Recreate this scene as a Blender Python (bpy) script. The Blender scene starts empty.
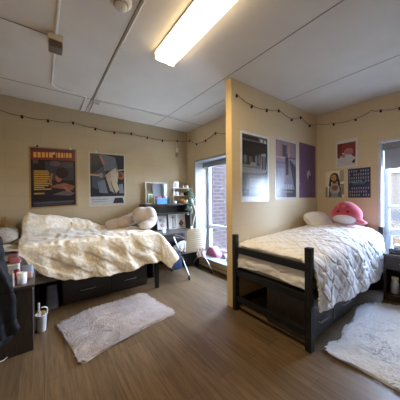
import bpy, bmesh, math, random
from math import sin, cos, pi, exp, hypot, atan2, radians
from mathutils import Vector, Matrix, noise
random.seed(7)
scene = bpy.context.scene
COL = scene.collection

# ------------------------------------------------------------------ materials
MATS = {}
def nt_mat(name):
    m = bpy.data.materials.new(name); m.use_nodes = True
    nt = m.node_tree
    return m, nt, nt.nodes['Principled BSDF']

def plain(name, rgb, rough=.6, metal=0.0, spec=.4, var=0.06, vscale=18, bump=0.0, bscale=200, coat=0.0, sheen=0.0):
    if name in MATS: return MATS[name]
    m, nt, b = nt_mat(name)
    N = nt.nodes; L = nt.links
    b.inputs['Roughness'].default_value = rough; b.inputs['Metallic'].default_value = metal
    b.inputs['Specular IOR Level'].default_value = spec
    b.inputs['Coat Weight'].default_value = coat; b.inputs['Coat Roughness'].default_value = .08
    b.inputs['Sheen Weight'].default_value = sheen
    tc = N.new('ShaderNodeTexCoord')
    if var > 0:
        nz = N.new('ShaderNodeTexNoise'); nz.inputs['Scale'].default_value = vscale; nz.inputs['Detail'].default_value = 4
        L.new(tc.outputs['Object'], nz.inputs['Vector'])
        r = N.new('ShaderNodeValToRGB')
        r.color_ramp.elements[0].position = .3; r.color_ramp.elements[1].position = .7
        r.color_ramp.elements[0].color = (*[c*(1-var) for c in rgb], 1)
        r.color_ramp.elements[1].color = (*[min(1, c*(1+var)) for c in rgb], 1)
        L.new(nz.outputs['Fac'], r.inputs['Fac']); L.new(r.outputs['Color'], b.inputs['Base Color'])
    else:
        b.inputs['Base Color'].default_value = (*rgb, 1)
    if bump > 0:
        n2 = N.new('ShaderNodeTexNoise'); n2.inputs['Scale'].default_value = bscale; n2.inputs['Detail'].default_value = 3
        L.new(tc.outputs['Object'], n2.inputs['Vector'])
        bp = N.new('ShaderNodeBump'); bp.inputs['Strength'].default_value = bump; bp.inputs['Distance'].default_value = .01
        L.new(n2.outputs['Fac'], bp.inputs['Height']); L.new(bp.outputs['Normal'], b.inputs['Normal'])
    MATS[name] = m
    return m

def wood(name, dark, light, stretch, rough=.45, scale=14):
    if name in MATS: return MATS[name]
    m, nt, b = nt_mat(name); N = nt.nodes; L = nt.links
    tc = N.new('ShaderNodeTexCoord'); mp = N.new('ShaderNodeMapping')
    mp.inputs['Scale'].default_value = stretch
    L.new(tc.outputs['Object'], mp.inputs['Vector'])
    nz = N.new('ShaderNodeTexNoise'); nz.inputs['Scale'].default_value = scale; nz.inputs['Detail'].default_value = 6; nz.inputs['Distortion'].default_value = .6
    L.new(mp.outputs['Vector'], nz.inputs['Vector'])
    r = N.new('ShaderNodeValToRGB'); r.color_ramp.elements[0].position = .32; r.color_ramp.elements[1].position = .68
    r.color_ramp.elements[0].color = (*dark, 1); r.color_ramp.elements[1].color = (*light, 1)
    L.new(nz.outputs['Fac'], r.inputs['Fac']); L.new(r.outputs['Color'], b.inputs['Base Color'])
    b.inputs['Roughness'].default_value = rough
    MATS[name] = m
    return m

def block_wall(name, rgb, axis, line=.9, var=.06, bh=.2, bw=.4, rough=.55):
    """painted masonry: faint joints, axis 'x' = the wall runs along X, 'y' = along Y"""
    if name in MATS: return MATS[name]
    m, nt, b = nt_mat(name); N = nt.nodes; L = nt.links
    tc = N.new('ShaderNodeTexCoord'); sp = N.new('ShaderNodeSeparateXYZ'); cb = N.new('ShaderNodeCombineXYZ')
    L.new(tc.outputs['Object'], sp.inputs['Vector'])
    L.new(sp.outputs['X' if axis == 'x' else 'Y'], cb.inputs['X']); L.new(sp.outputs['Z'], cb.inputs['Y'])
    br = N.new('ShaderNodeTexBrick')
    br.inputs['Scale'].default_value = 1; br.inputs['Brick Width'].default_value = bw; br.inputs['Row Height'].default_value = bh
    br.inputs['Mortar Size'].default_value = .004; br.inputs['Mortar Smooth'].default_value = .6
    br.inputs['Color1'].default_value = (*rgb, 1); br.inputs['Color2'].default_value = (*[c*.985 for c in rgb], 1)
    br.inputs['Mortar'].default_value = (*[c*line for c in rgb], 1)
    L.new(cb.outputs['Vector'], br.inputs['Vector'])
    nz = N.new('ShaderNodeTexNoise'); nz.inputs['Scale'].default_value = 2.5; nz.inputs['Detail'].default_value = 5
    L.new(tc.outputs['Object'], nz.inputs['Vector'])
    mr = N.new('ShaderNodeMapRange'); mr.inputs['To Min'].default_value = 1-var; mr.inputs['To Max'].default_value = 1+var
    L.new(nz.outputs['Fac'], mr.inputs['Value'])
    mx = N.new('ShaderNodeVectorMath'); mx.operation = 'SCALE'
    L.new(br.outputs['Color'], mx.inputs[0]); L.new(mr.outputs['Result'], mx.inputs['Scale'])
    L.new(mx.outputs['Vector'], b.inputs['Base Color'])
    bp = N.new('ShaderNodeBump'); bp.inputs['Strength'].default_value = .25; bp.inputs['Distance'].default_value = .004; bp.invert = True
    L.new(br.outputs['Fac'], bp.inputs['Height']); L.new(bp.outputs['Normal'], b.inputs['Normal'])
    b.inputs['Roughness'].default_value = rough
    MATS[name] = m
    return m

def floor_mat():
    m, nt, b = nt_mat('vinyl_planks'); N = nt.nodes; L = nt.links
    tc = N.new('ShaderNodeTexCoord'); sp = N.new('ShaderNodeSeparateXYZ'); cb = N.new('ShaderNodeCombineXYZ')
    L.new(tc.outputs['Object'], sp.inputs['Vector'])
    L.new(sp.outputs['Y'], cb.inputs['X']); L.new(sp.outputs['X'], cb.inputs['Y'])
    br = N.new('ShaderNodeTexBrick'); br.offset = .37
    for k, v in (('Scale', 1), ('Brick Width', 1.2), ('Row Height', .15), ('Mortar Size', .0016), ('Mortar Smooth', .3), ('Bias', 0)):
        br.inputs[k].default_value = v
    br.inputs['Color1'].default_value = (.134, .083, .041, 1); br.inputs['Color2'].default_value = (.096, .059, .029, 1)
    br.inputs['Mortar'].default_value = (.06, .037, .024, 1)
    L.new(cb.outputs['Vector'], br.inputs['Vector'])
    mp = N.new('ShaderNodeMapping'); mp.inputs['Scale'].default_value = (28, 1.6, 1)
    L.new(tc.outputs['Object'], mp.inputs['Vector'])
    nz = N.new('ShaderNodeTexNoise'); nz.inputs['Scale'].default_value = 1.6; nz.inputs['Detail'].default_value = 8; nz.inputs['Roughness'].default_value = .65; nz.inputs['Distortion'].default_value = .8
    L.new(mp.outputs['Vector'], nz.inputs['Vector'])
    mr = N.new('ShaderNodeMapRange'); mr.inputs['From Min'].default_value = .25; mr.inputs['From Max'].default_value = .75
    mr.inputs['To Min'].default_value = .5; mr.inputs['To Max'].default_value = 1.6
    L.new(nz.outputs['Fac'], mr.inputs['Value'])
    mx = N.new('ShaderNodeVectorMath'); mx.operation = 'SCALE'
    L.new(br.outputs['Color'], mx.inputs[0]); L.new(mr.outputs['Result'], mx.inputs['Scale'])
    L.new(mx.outputs['Vector'], b.inputs['Base Color'])
    b.inputs['Roughness'].default_value = .42; b.inputs['Specular IOR Level'].default_value = .35
    bp = N.new('ShaderNodeBump'); bp.inputs['Strength'].default_value = .12; bp.inputs['Distance'].default_value = .003
    L.new(nz.outputs['Fac'], bp.inputs['Height']); L.new(bp.outputs['Normal'], b.inputs['Normal'])
    return m

def brick_mat():
    m, nt, b = nt_mat('outside_brick'); N = nt.nodes; L = nt.links
    tc = N.new('ShaderNodeTexCoord'); sp = N.new('ShaderNodeSeparateXYZ'); cb = N.new('ShaderNodeCombineXYZ')
    L.new(tc.outputs['Object'], sp.inputs['Vector']); L.new(sp.outputs['X'], cb.inputs['X']); L.new(sp.outputs['Z'], cb.inputs['Y'])
    br = N.new('ShaderNodeTexBrick')
    for k, v in (('Scale', 1), ('Brick Width', .29), ('Row Height', .1), ('Mortar Size', .011), ('Mortar Smooth', .2)):
        br.inputs[k].default_value = v
    br.inputs['Color1'].default_value = (.026, .0185, .0175, 1); br.inputs["Color2"].default_value = (.020, .0148, .0145, 1); br.inputs["Mortar"].default_value = (.047, .041, .041, 1)
    L.new(cb.outputs['Vector'], br.inputs['Vector']); L.new(br.outputs['Color'], b.inputs['Base Color'])
    b.inputs['Roughness'].default_value = .9; b.inputs['Specular IOR Level'].default_value = 0
    return m

def fabric_print(name, base, c2, c3, scale=16):
    """cream cotton with a gold leaf print"""
    if name in MATS: return MATS[name]
    m, nt, b = nt_mat(name); N = nt.nodes; L = nt.links
    tc = N.new('ShaderNodeTexCoord')
    nz = N.new('ShaderNodeTexNoise'); nz.inputs['Scale'].default_value = scale; nz.inputs['Detail'].default_value = 3; nz.inputs['Distortion'].default_value = 1.6
    L.new(tc.outputs['Object'], nz.inputs['Vector'])
    vo = N.new('ShaderNodeTexVoronoi'); vo.inputs['Scale'].default_value = scale*1.3
    L.new(tc.outputs['Object'], vo.inputs['Vector'])
    r = N.new('ShaderNodeValToRGB')
    e = r.color_ramp.elements; e[0].position = .44; e[0].color = (*base, 1); e[1].position = .53; e[1].color = (*c2, 1)
    x = e.new(.66); x.color = (*base, 1)
    L.new(nz.outputs['Fac'], r.inputs['Fac'])
    r2 = N.new('ShaderNodeValToRGB'); e = r2.color_ramp.elements; e[0].position = .16; e[0].color = (1, 1, 1, 1); e[1].position = .26; e[1].color = (0, 0, 0, 1)
    L.new(vo.outputs['Distance'], r2.inputs['Fac'])
    mx = N.new('ShaderNodeMix'); mx.data_type = 'RGBA'
    L.new(r2.outputs['Color'], mx.inputs['Factor']); L.new(r.outputs['Color'], mx.inputs['A']); mx.inputs['B'].default_value = (*c3, 1)
    L.new(mx.outputs['Result'], b.inputs['Base Color'])
    b.inputs['Roughness'].default_value = .85; b.inputs['Specular IOR Level'].default_value = .2
    n2 = N.new('ShaderNodeTexNoise'); n2.inputs['Scale'].default_value = 34; n2.inputs['Detail'].default_value = 4
    L.new(tc.outputs['Object'], n2.inputs['Vector'])
    bp = N.new('ShaderNodeBump'); bp.inputs['Strength'].default_value = .3; bp.inputs['Distance'].default_value = .012
    L.new(n2.outputs['Fac'], bp.inputs['Height']); L.new(bp.outputs['Normal'], b.inputs['Normal'])
    MATS[name] = m
    return m

def glass_mat():
    m = bpy.data.materials.new('window_glass'); m.use_nodes = True; nt = m.node_tree; N = nt.nodes; L = nt.links
    N.clear(); o = N.new('ShaderNodeOutputMaterial'); t = N.new('ShaderNodeBsdfTransparent'); g = N.new('ShaderNodeBsdfGlossy')
    t.inputs['Color'].default_value = (.93, .96, .97, 1); g.inputs['Roughness'].default_value = .02
    lw = N.new('ShaderNodeLayerWeight'); lw.inputs['Blend'].default_value = .5
    pw = N.new('ShaderNodeMath'); pw.operation = 'POWER'; pw.inputs[1].default_value = 5; L.new(lw.outputs['Facing'], pw.inputs[0])
    f = N.new('ShaderNodeMath'); f.operation = 'MULTIPLY_ADD'; f.inputs[1].default_value = .9; f.inputs[2].default_value = .04; L.new(pw.outputs[0], f.inputs[0])
    mx = N.new('ShaderNodeMixShader'); L.new(f.outputs[0], mx.inputs['Fac']); L.new(t.outputs['BSDF'], mx.inputs[1]); L.new(g.outputs['BSDF'], mx.inputs[2])
    L.new(mx.outputs['Shader'], o.inputs['Surface'])
    return m

def emit(name, rgb, s):
    m, nt, b = nt_mat(name)
    b.inputs['Base Color'].default_value = (.8, .8, .8, 1)
    b.inputs['Emission Color'].default_value = (*rgb, 1); b.inputs['Emission Strength'].default_value = s
    return m

# light levels
SKY = 26; LAMP = 23; EXPO = 1.2

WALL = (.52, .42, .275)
M_back = block_wall('wall_paint_shaded', tuple(c*.84 for c in WALL), 'x')  # wall paint darkened: dimmer light on the far wall put into the colour
M_part = block_wall('wall_paint_warm_lit', (.63, .505, .315), 'x')  # same wall paint, brighter and yellower: warm light on the partition painted in
M_side = block_wall('wall_paint_lit', tuple(c*1.14 for c in WALL), 'y')  # wall paint lightened: brighter light on the side walls put into the colour
M_ceil = plain('ceiling_paint', (.63, .58, .51), .8, var=.04, vscale=3)
M_seam = plain('ceiling_joint', (.22, .2, .185), .9, var=0)
M_floor = floor_mat()
M_brick = brick_mat()
M_white = plain('white_trim', (.74, .75, .76), .45, var=.03)
M_frame = plain('window_frame_white', (.66, .71, .78), .4, var=.03)
M_glass = glass_mat()
M_sill = plain('sill_stone', (.30, .30, .33), .4, var=.06)
M_base = plain('baseboard_vinyl', (.045, .035, .03), .5, var=.1)
M_dwood = wood('espresso_wood', (.018, .013, .011), (.045, .034, .028), (6, 6, .6))
M_dwoodx = wood('espresso_wood_long', (.018, .014, .012), (.045, .035, .03), (.6, 6, 6))
M_top = wood('espresso_top', (.05, .042, .038), (.085, .072, .064), (.7, 6, 6), rough=.3)
M_rail = plain('grey_rail', (.20, .185, .17), .3, var=.12, vscale=9)
M_black = plain('black_metal', (.008, .008, .010), .45, spec=.28, var=.1)
M_dkgrey = plain('dark_interior', (.02, .018, .018), .7, var=.1)
M_chrome = plain('chrome', (.50, .50, .52), .32, metal=1, var=0)
M_leaf = fabric_print('leaf_print_cotton', (.84, .79, .73), (.72, .61, .39), (.78, .70, .53), 13)
M_leafw = fabric_print('leaf_print_reverse', (.74, .72, .69), (.68, .62, .50), (.72, .69, .62), 11)
M_wcomf = plain('white_cotton', (.82, .815, .83), .85, var=.03, bump=.25, bscale=40, sheen=.2)
M_cream = plain('cream_plastic', (.66, .60, .49), .45, var=.04)
M_raceway = plain('raceway_paint', (.66, .635, .60), .6, var=.03)

def col(rgb, rough=.6, **k):
    n = 'c_%02x%02x%02x_%d' % (*[int(255*min(1, c)) for c in rgb], int(rough*100))
    for a, v in k.items(): n += '_%s%s' % (a, v)
    return plain(n, rgb, rough, **{**dict(var=.08), **k})

# ------------------------------------------------------------------ mesh builder
class MB:
    def __init__(s): s.v = []; s.f = []; s.mi = []; s.sm = []; s.mats = []
    def m(s, mat):
        if mat not in s.mats: s.mats.append(mat)
        return s.mats.index(mat)
    def add(s, verts, faces, mat, smooth=False):
        b = len(s.v); i = s.m(mat)
        s.v += [Vector(p) for p in verts]
        for f in faces: s.f.append([b+k for k in f]); s.mi.append(i); s.sm.append(smooth)
        return s
    def box(s, a, b, mat, M=None):
        x0, y0, z0 = a; x1, y1, z1 = b
        vs = [Vector(p) for p in ((x0,y0,z0),(x1,y0,z0),(x1,y1,z0),(x0,y1,z0),(x0,y0,z1),(x1,y0,z1),(x1,y1,z1),(x0,y1,z1))]
        if M: vs = [M @ p for p in vs]
        return s.add(vs, [(0,3,2,1),(4,5,6,7),(0,1,5,4),(1,2,6,5),(2,3,7,6),(3,0,4,7)], mat)
    def tube(s, pts, r, mat, n=10, cap=True):
        pts = [Vector(p) for p in pts]; vs = []; fs = []
        rs = r if isinstance(r, (list, tuple)) else [r]*len(pts)
        up = None
        for i, p in enumerate(pts):
            d = (pts[min(i+1, len(pts)-1)] - pts[max(i-1, 0)]).normalized()
            if up is None: up = Vector((0,0,1)) if abs(d.z) < .9 else Vector((1,0,0))
            a = d.cross(up).normalized(); b = a.cross(d).normalized(); up = b
            for k in range(n):
                t = 2*pi*k/n; vs.append(p + a*cos(t)*rs[i] + b*sin(t)*rs[i])
        for i in range(len(pts)-1):
            for k in range(n):
                k2 = (k+1) % n; fs.append((i*n+k, i*n+k2, (i+1)*n+k2, (i+1)*n+k))
        s.add(vs, fs, mat, True)
        if cap:
            s.add(vs[:n], [tuple(range(n))], mat); s.add(vs[-n:], [tuple(range(n-1,-1,-1))], mat)
        return s
    def lathe(s, c, prof, mat, n=24, axis='z', sx=1, sy=1):
        vs = []; fs = []
        for r, z in prof:
            for k in range(n):
                t = 2*pi*k/n; p = (r*cos(t)*sx, r*sin(t)*sy, z)
                if axis == 'y': p = (p[0], p[2], p[1])
                if axis == 'x': p = (p[2], p[0], p[1])
                vs.append(Vector(p)+Vector(c))
        for i in range(len(prof)-1):
            for k in range(n):
                k2 = (k+1) % n; fs.append((i*n+k, i*n+k2, (i+1)*n+k2, (i+1)*n+k))
        return s.add(vs, fs, mat, True)
    def ell(s, c, r, mat, M=None, nu=20, nv=12, f=None):
        vs = []; fs = []
        for i in range(nv+1):
            a = -pi/2 + pi*i/nv
            for k in range(nu):
                t = 2*pi*k/nu; p = Vector((cos(a)*cos(t), cos(a)*sin(t), sin(a)))
                if f: p = f(p)
                p = Vector((p.x*r[0], p.y*r[1], p.z*r[2]))
                if M: p = M @ p
                vs.append(p + Vector(c))
        for i in range(nv):
            for k in range(nu):
                k2 = (k+1) % nu; fs.append((i*nu+k, i*nu+k2, (i+1)*nu+k2, (i+1)*nu+k))
        return s.add(vs, fs, mat, True)
    def poly(s, pts, mat): return s.add(pts, [tuple(range(len(pts)))], mat)
    def prism(s, pts, h, mat):
        """pts: polygon, h: extrusion vector"""
        n = len(pts); h = Vector(h); a = [Vector(p) for p in pts]; b = [p+h for p in a]
        return s.add(a+b, [tuple(range(n-1,-1,-1)), tuple(range(n,2*n))] + [(k,(k+1)%n,n+(k+1)%n,n+k) for k in range(n)], mat)
    def grid(s, P, mat, smooth=True):
        nu = len(P); nv = len(P[0])
        vs = [p for row in P for p in row]
        return s.add(vs, [(i*nv+j, (i+1)*nv+j, (i+1)*nv+j+1, i*nv+j+1) for i in range(nu-1) for j in range(nv-1)], mat, smooth)
    def build(s, name, parent=None, origin=None, bevel=0, kind=None, fixn=True):
        me = bpy.data.meshes.new(name)
        if parent is not None:
            o0 = wloc(parent) if origin is None else Vector(origin)
        elif origin is not None: o0 = Vector(origin)
        else:
            lo = Vector([min(p[i] for p in s.v) for i in range(3)]); hi = Vector([max(p[i] for p in s.v) for i in range(3)])
            o0 = Vector(((lo.x+hi.x)/2, (lo.y+hi.y)/2, lo.z))
        me.from_pydata([p-o0 for p in s.v], [], s.f)
        for m in s.mats: me.materials.append(m)
        me.polygons.foreach_set('material_index', s.mi); me.polygons.foreach_set('use_smooth', s.sm)
        if fixn:
            bm = bmesh.new(); bm.from_mesh(me); bmesh.ops.recalc_face_normals(bm, faces=bm.faces); bm.to_mesh(me); bm.free()
        me.update()
        o = bpy.data.objects.new(name, me); COL.objects.link(o)
        if parent is not None:
            o.parent = parent; o.location = o0 - wloc(parent)
        else: o.location = o0
        if bevel:
            b = o.modifiers.new('bevel', 'BEVEL'); b.width = bevel; b.segments = 2; b.limit_method = 'ANGLE'; b.angle_limit = radians(50)
            b.harden_normals = False
        if kind: o['kind'] = kind
        return o

def wloc(o):
    v = Vector((0,0,0))
    while o is not None: v += o.location; o = o.parent
    return v
def thing(name, label, cat, loc, group=None):
    o = bpy.data.objects.new(name, None); COL.objects.link(o); o.location = loc; o.empty_display_size = .05
    return tag(o, label, cat, group)
def tag(o, label, cat, group=None):
    o['label'] = label; o['category'] = cat
    if group: o['group'] = group
    return o
def struct(name, mb, bevel=0, parent=None, origin=(0,0,0)):
    o = mb.build(name, parent, origin=origin if parent is None else None, bevel=bevel)
    if parent is None: o['kind'] = 'structure'
    return o
def copy_part(o, parent, loc):
    c = o.copy(); COL.objects.link(c); c.parent = parent; c.location = loc
    return c
def solid(o, t, off=-1):
    m = o.modifiers.new('solid', 'SOLIDIFY'); m.thickness = t; m.offset = off
def blob(name, ells, mat, parent=None, voxel=.018, smooth=10, origin=None):
    """soft body: union of ellipsoids melted into one skin"""
    mb = MB()
    for e in ells: mb.ell(e[0], e[1], mat, e[2] if len(e) > 2 else None, 24, 14)
    o = mb.build(name, parent, origin)
    r = o.modifiers.new('r', 'REMESH'); r.mode = 'VOXEL'; r.voxel_size = voxel; r.use_smooth_shade = True
    sm = o.modifiers.new('s', 'SMOOTH'); sm.iterations = smooth; sm.factor = .5
    return o
def RZ(a): return Matrix.Rotation(a, 4, 'Z')
def rotm(ax, a): return Matrix.Rotation(a, 4, ax)
def nz(x, y, z=0): return noise.noise(Vector((x, y, z)))

# ------------------------------------------------------------------ room dimensions (metres)
H = 2.80; YB = 4.01; XW = 2.62; XR = 4.0; YP = 1.87; XE = 1.87; XL = -.74; YF = -2.3; XC = -.5

# floor / ceiling
struct('floor', MB().box((XL-.2, YF-.2, -.08), (3.02, YB+.15, 0), M_floor).box((3.02, YF-.2, -.08), (XR+.3, 1.97, 0), M_floor))
c = MB().box((XL-.2, YF-.2, H), (3.02, YB+.15, H+.12), M_ceil).box((3.02, YF-.2, H), (XR+.3, 1.97, H+.12), M_ceil)
for x, w in ((.605, .004), (1.815, .005), (2.985, .004)):
    c.box((x-w, YF, H-.002), (x+w, YB, H+.001), M_seam)
c.box((XL, 2.315, H-.002), (.10, 2.33, H+.001), M_seam)
c.box((XL, 3.45, H-.002), (XW, 3.463, H+.001), M_seam)
struct('ceiling', c)
# walls
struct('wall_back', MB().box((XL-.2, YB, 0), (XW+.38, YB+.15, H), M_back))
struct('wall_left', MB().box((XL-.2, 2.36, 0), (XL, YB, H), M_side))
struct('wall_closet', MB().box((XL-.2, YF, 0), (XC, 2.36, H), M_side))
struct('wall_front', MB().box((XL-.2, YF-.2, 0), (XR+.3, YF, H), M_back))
def window_wall(x0, x1, ya, yb, wy0, wy1, wz0, wz1):
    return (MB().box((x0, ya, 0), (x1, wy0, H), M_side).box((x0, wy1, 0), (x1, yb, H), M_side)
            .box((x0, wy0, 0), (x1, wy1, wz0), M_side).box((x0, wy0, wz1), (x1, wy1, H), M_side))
W1 = (2.06, 3.716, .205, 2.11); W2 = (.17, .97, .25, 2.14)
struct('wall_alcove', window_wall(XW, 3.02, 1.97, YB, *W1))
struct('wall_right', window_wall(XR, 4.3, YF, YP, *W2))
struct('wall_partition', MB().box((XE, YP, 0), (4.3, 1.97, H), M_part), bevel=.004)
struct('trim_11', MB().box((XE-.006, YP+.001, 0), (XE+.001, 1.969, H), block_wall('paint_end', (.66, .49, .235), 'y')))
# reveal linings (white jambs), sills
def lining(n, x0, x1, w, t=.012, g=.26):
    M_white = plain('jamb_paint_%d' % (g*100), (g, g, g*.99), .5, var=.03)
    y0, y1, z0, z1 = w
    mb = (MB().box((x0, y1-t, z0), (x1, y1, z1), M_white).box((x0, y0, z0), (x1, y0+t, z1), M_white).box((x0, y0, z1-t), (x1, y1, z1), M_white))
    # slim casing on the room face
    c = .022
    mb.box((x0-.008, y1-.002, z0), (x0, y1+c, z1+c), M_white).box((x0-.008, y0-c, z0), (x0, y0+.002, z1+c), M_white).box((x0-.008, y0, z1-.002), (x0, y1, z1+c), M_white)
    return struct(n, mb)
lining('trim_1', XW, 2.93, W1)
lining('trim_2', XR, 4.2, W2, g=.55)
# low heater cover under the alcove window with its stone sill
struct('trim_3', MB().box((2.50, 1.975, .0), (XW, 3.72, .185), plain('heater_panel', (.40, .29, .17), .5, var=.08)).box((2.488, 1.975, 0), (2.50, 3.72, .045), M_base)
       .box((2.492, 1.975, .10), (2.50, 3.72, .108), M_base))
struct('trim_4', MB().box((2.485, 1.975, .185), (2.62, 3.72, .205), M_sill).box((2.62, W1[0], .19), (2.97, W1[1], .2065), M_sill), bevel=.003)
struct('trim_5', MB().box((3.97, .15, .225), (4.22, .99, .25), M_sill), bevel=.003)
# baseboards
struct('baseboard_back', MB().box((XL, YB-.012, 0), (2.5, YB, .1), M_base))
struct('baseboard_left', MB().box((XL, 2.36, 0), (XL+.012, YB-.012, .1), M_base))
struct('baseboard_right', MB().box((XR-.012, YF, 0), (XR, YP-.012, .1), M_base))
struct('baseboard_partition', MB().box((XE+.1, YP-.012, 0), (XR, YP, .1), M_base))

# windows
def window(n, x, w, rails, lower):
    y0, y1, z0, z1 = w
    y0 += .012; y1 -= .012; z1 -= .012; z0 += .003
    e = bpy.data.objects.new(n, None); COL.objects.link(e); e.location = (x, (y0+y1)/2, z0); e['kind'] = 'structure'
    f = .055; mb = MB()
    mb.box((x-.03, y0, z0), (x+.04, y0+f, z1), M_frame).box((x-.03, y1-f, z0), (x+.04, y1, z1), M_frame)
    mb.box((x-.03, y0+f, z0), (x+.04, y1-f, z0+f), M_frame).box((x-.03, y0+f, z1-f), (x+.04, y1-f, z1), M_frame)
    mb.build('window_frame', e, bevel=.004)
    r = MB()
    for za, zb in rails: r.box((x-.035, y0+f, za), (x+.035, y1-f, zb), M_frame)
    r.build('meeting_rail', e, bevel=.004)
    if lower:   # the lower sash stands a little proud
        s = MB(); za, zb = lower; g = .03
        s.box((x-.05, y1-f-g, za), (x-.03, y1-f, zb), M_frame).box((x-.05, y0+f, za), (x-.03, y0+f+g, zb), M_frame).box((x-.05, y0+f, za), (x-.03, y1-f, za+g), M_frame)
        s.build('sash', e, bevel=.003)
    MB().box((x-.004, y0+f-.01, z0+f-.01), (x+.004, y1-f+.01, z1-f+.01), M_glass).build('pane', e)
    return e
window('window_1', 2.97, W1, [(.69, .77)], (.26, .69))
window('window_2', 4.2, W2, [(1.16, 1.21), (.78, .86)], (.31, .78))
# roller shades
def shade(label, x, w, drop, matc):
    y0, y1, z0, z1 = w
    t = thing('roller_shade', label, 'window shade', (x, (y0+y1)/2, z1-.14))
    MB().box((x-.05, y0+.015, z1-.115), (x+.04, y1-.015, z1-.014), col((.24, .25, .27), .5)).build('valance', t, bevel=.004)
    if drop:
        MB().box((x-.002, y0+.03, z1-.115-drop), (x+.002, y1-.03, z1-.115), matc).build('shade_fabric', t)
        MB().box((x-.008, y0+.03, z1-.13-drop), (x+.008, y1-.03, z1-.115-drop), col((.35, .36, .38), .5)).build('hem_bar', t, bevel=.003)
    return t
m_sh, nt_, b_ = nt_mat('shade_weave'); b_.inputs['Base Color'].default_value = (.33, .34, .37, 1); b_.inputs['Roughness'].default_value = .9
shade('grey roller shade pulled partly down in the right-hand window', 4.12, W2, .26, m_sh)
shade('rolled-up grey roller shade under the head of the brick-facing window', 2.87, W1, .0, m_sh)

# ------------------------------------------------------------------ outside
o = MB().box((3.05, 4.55, -3), (7.5, 4.75, 2.33), M_brick).box((3.05, 4.53, 2.33), (7.5, 4.76, 2.62), col((.045, .045, .05), .8, spec=0)).box((3.05, 4.55, 2.62), (7.5, 4.75, 5.5), M_brick).build('brick_building')
tag(o, 'reddish brick building wall seen through the alcove window', 'building')
def siding_mat():
    m, nt, b = nt_mat('siding'); N = nt.nodes; L = nt.links
    tc = N.new('ShaderNodeTexCoord'); wv = N.new('ShaderNodeTexWave'); wv.bands_direction = 'Y'; wv.wave_profile = 'SAW'; wv.inputs['Scale'].default_value = .8
    L.new(tc.outputs['Object'], wv.inputs['Vector'])
    r = N.new('ShaderNodeValToRGB'); r.color_ramp.elements[0].color = (.029, .022, .017, 1); r.color_ramp.elements[1].color = (.036, .029, .023, 1); r.color_ramp.elements[1].position = .2
    L.new(wv.outputs['Fac'], r.inputs['Fac']); L.new(r.outputs['Color'], b.inputs['Base Color']); b.inputs['Roughness'].default_value = .8; b.inputs['Specular IOR Level'].default_value = 0
    return m
t = thing('neighbouring_building', 'pale beige clad building outside the right-hand window', 'building', (14, 1, -3))
MB().box((13, -6, -3), (15, 7, 2.4), siding_mat()).build('wall', t)
MB().box((12.9, -6.1, 2.4), (15.1, 7.1, 2.6), col((.06, .06, .065), .6, spec=0)).build('parapet', t)
MB().box((12.96, -6, .25), (13, 7, .62), col((.022, .021, .022), .6, spec=0)).build('band', t)
MB().box((12.95, -6, -3), (13, 7, -.6), col((.035, .021, .012), .8, spec=0)).build('base_course', t)
g = MB().box((3.1, -12, -3.2), (30, 16, -3), col((.34, .32, .29), .9)).build('ground_outside'); g['kind'] = 'structure'

# ------------------------------------------------------------------ ceiling fittings
t = thing('ceiling_light', 'long lit fluorescent light fixture on the ceiling', 'light fixture', (1.03, 1.37, 2.72))
MB().box((.915, .755, 2.785), (1.145, 1.985, 2.80), M_white).build('housing', t)
M_lamp = emit('lit_diffuser', (1.0, .80, .50), LAMP)
d = MB()
prof = [(.925, 2.785), (.925, 2.745), (.94, 2.727), (.975, 2.722), (1.02, 2.729), (1.04, 2.729), (1.085, 2.722), (1.12, 2.727), (1.135, 2.745), (1.135, 2.785)]
M_lside = emit('lit_lens_edge', (1.0, .80, .50), 4.0)
d.grid([[(x, y, z) for x, z in prof[2:8]] for y in (.77, 1.97)], M_lamp)
d.grid([[(x, y, z) for x, z in prof[:3]] for y in (.77, 1.97)], M_lside)
d.grid([[(x, y, z) for x, z in prof[7:]] for y in (.77, 1.97)], M_lside)
d.build('diffuser', t)
for y0, y1 in ((.755, .77), (1.97, 1.985)):
    MB().box((.92, y0, 2.722), (1.14, y1, 2.785), plain('end_cap', (.85, .83, .78), .5, var=0)).build('end_cap', t, bevel=.004)
t = thing('smoke_detector', 'round pale smoke detector on the ceiling by the top edge', 'smoke detector', (.485, 1.60, 2.745))
MB().lathe((.485, 1.60, 2.755), [(.075, .045), (.075, .018), (.066, .008), (.05, .004)], M_raceway, 32).build('base', t)
MB().lathe((.485, 1.60, 2.745), [(.054, .016), (.052, .004), (.045, 0), (.0, 0)], col((.30, .27, .25), .5), 32).build('grille', t)
MB().lathe((.485, 1.60, 2.725), [(.044, .021), (.042, .010), (.030, .002), (.0, 0)], M_raceway, 32).build('sensor_cover', t)
t = thing('alarm_box', 'cream and brown alarm box on the ceiling raceway', 'alarm', (.12, 2.31, 2.68))
MB().box((.062, 2.26, 2.74), (.178, 2.37, 2.80), M_cream).build('mount', t, bevel=.005)
MB().box((.07, 2.262, 2.672), (.172, 2.36, 2.74), col((.17, .135, .12), .5)).build('sounder', t, bevel=.005)
sl = MB()
for k in range(5): sl.box((.08, 2.259, 2.682+k*.011), (.162, 2.262, 2.687+k*.011), col((.09, .07, .06), .6))
sl.build('grille', t)
t = thing('junction_box', 'small junction box where two ceiling raceways meet', 'junction box', (.685, 3.47, 2.755))
MB().box((.645, 3.42, 2.76), (.725, 3.51, 2.80), M_raceway).build('body', t, bevel=.004)
MB().box((.655, 3.43, 2.755), (.715, 3.50, 2.76), col((.32, .29, .27), .5)).build('cover', t)
def raceway(n, pts, r=.014):
    mb = MB().tube([(x, y, H-.008) for x, y in pts], r, M_raceway, 8); struct(n, mb)
raceway('trim_6', [(.122, YF), (.122, 2.26)], .012)
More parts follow.
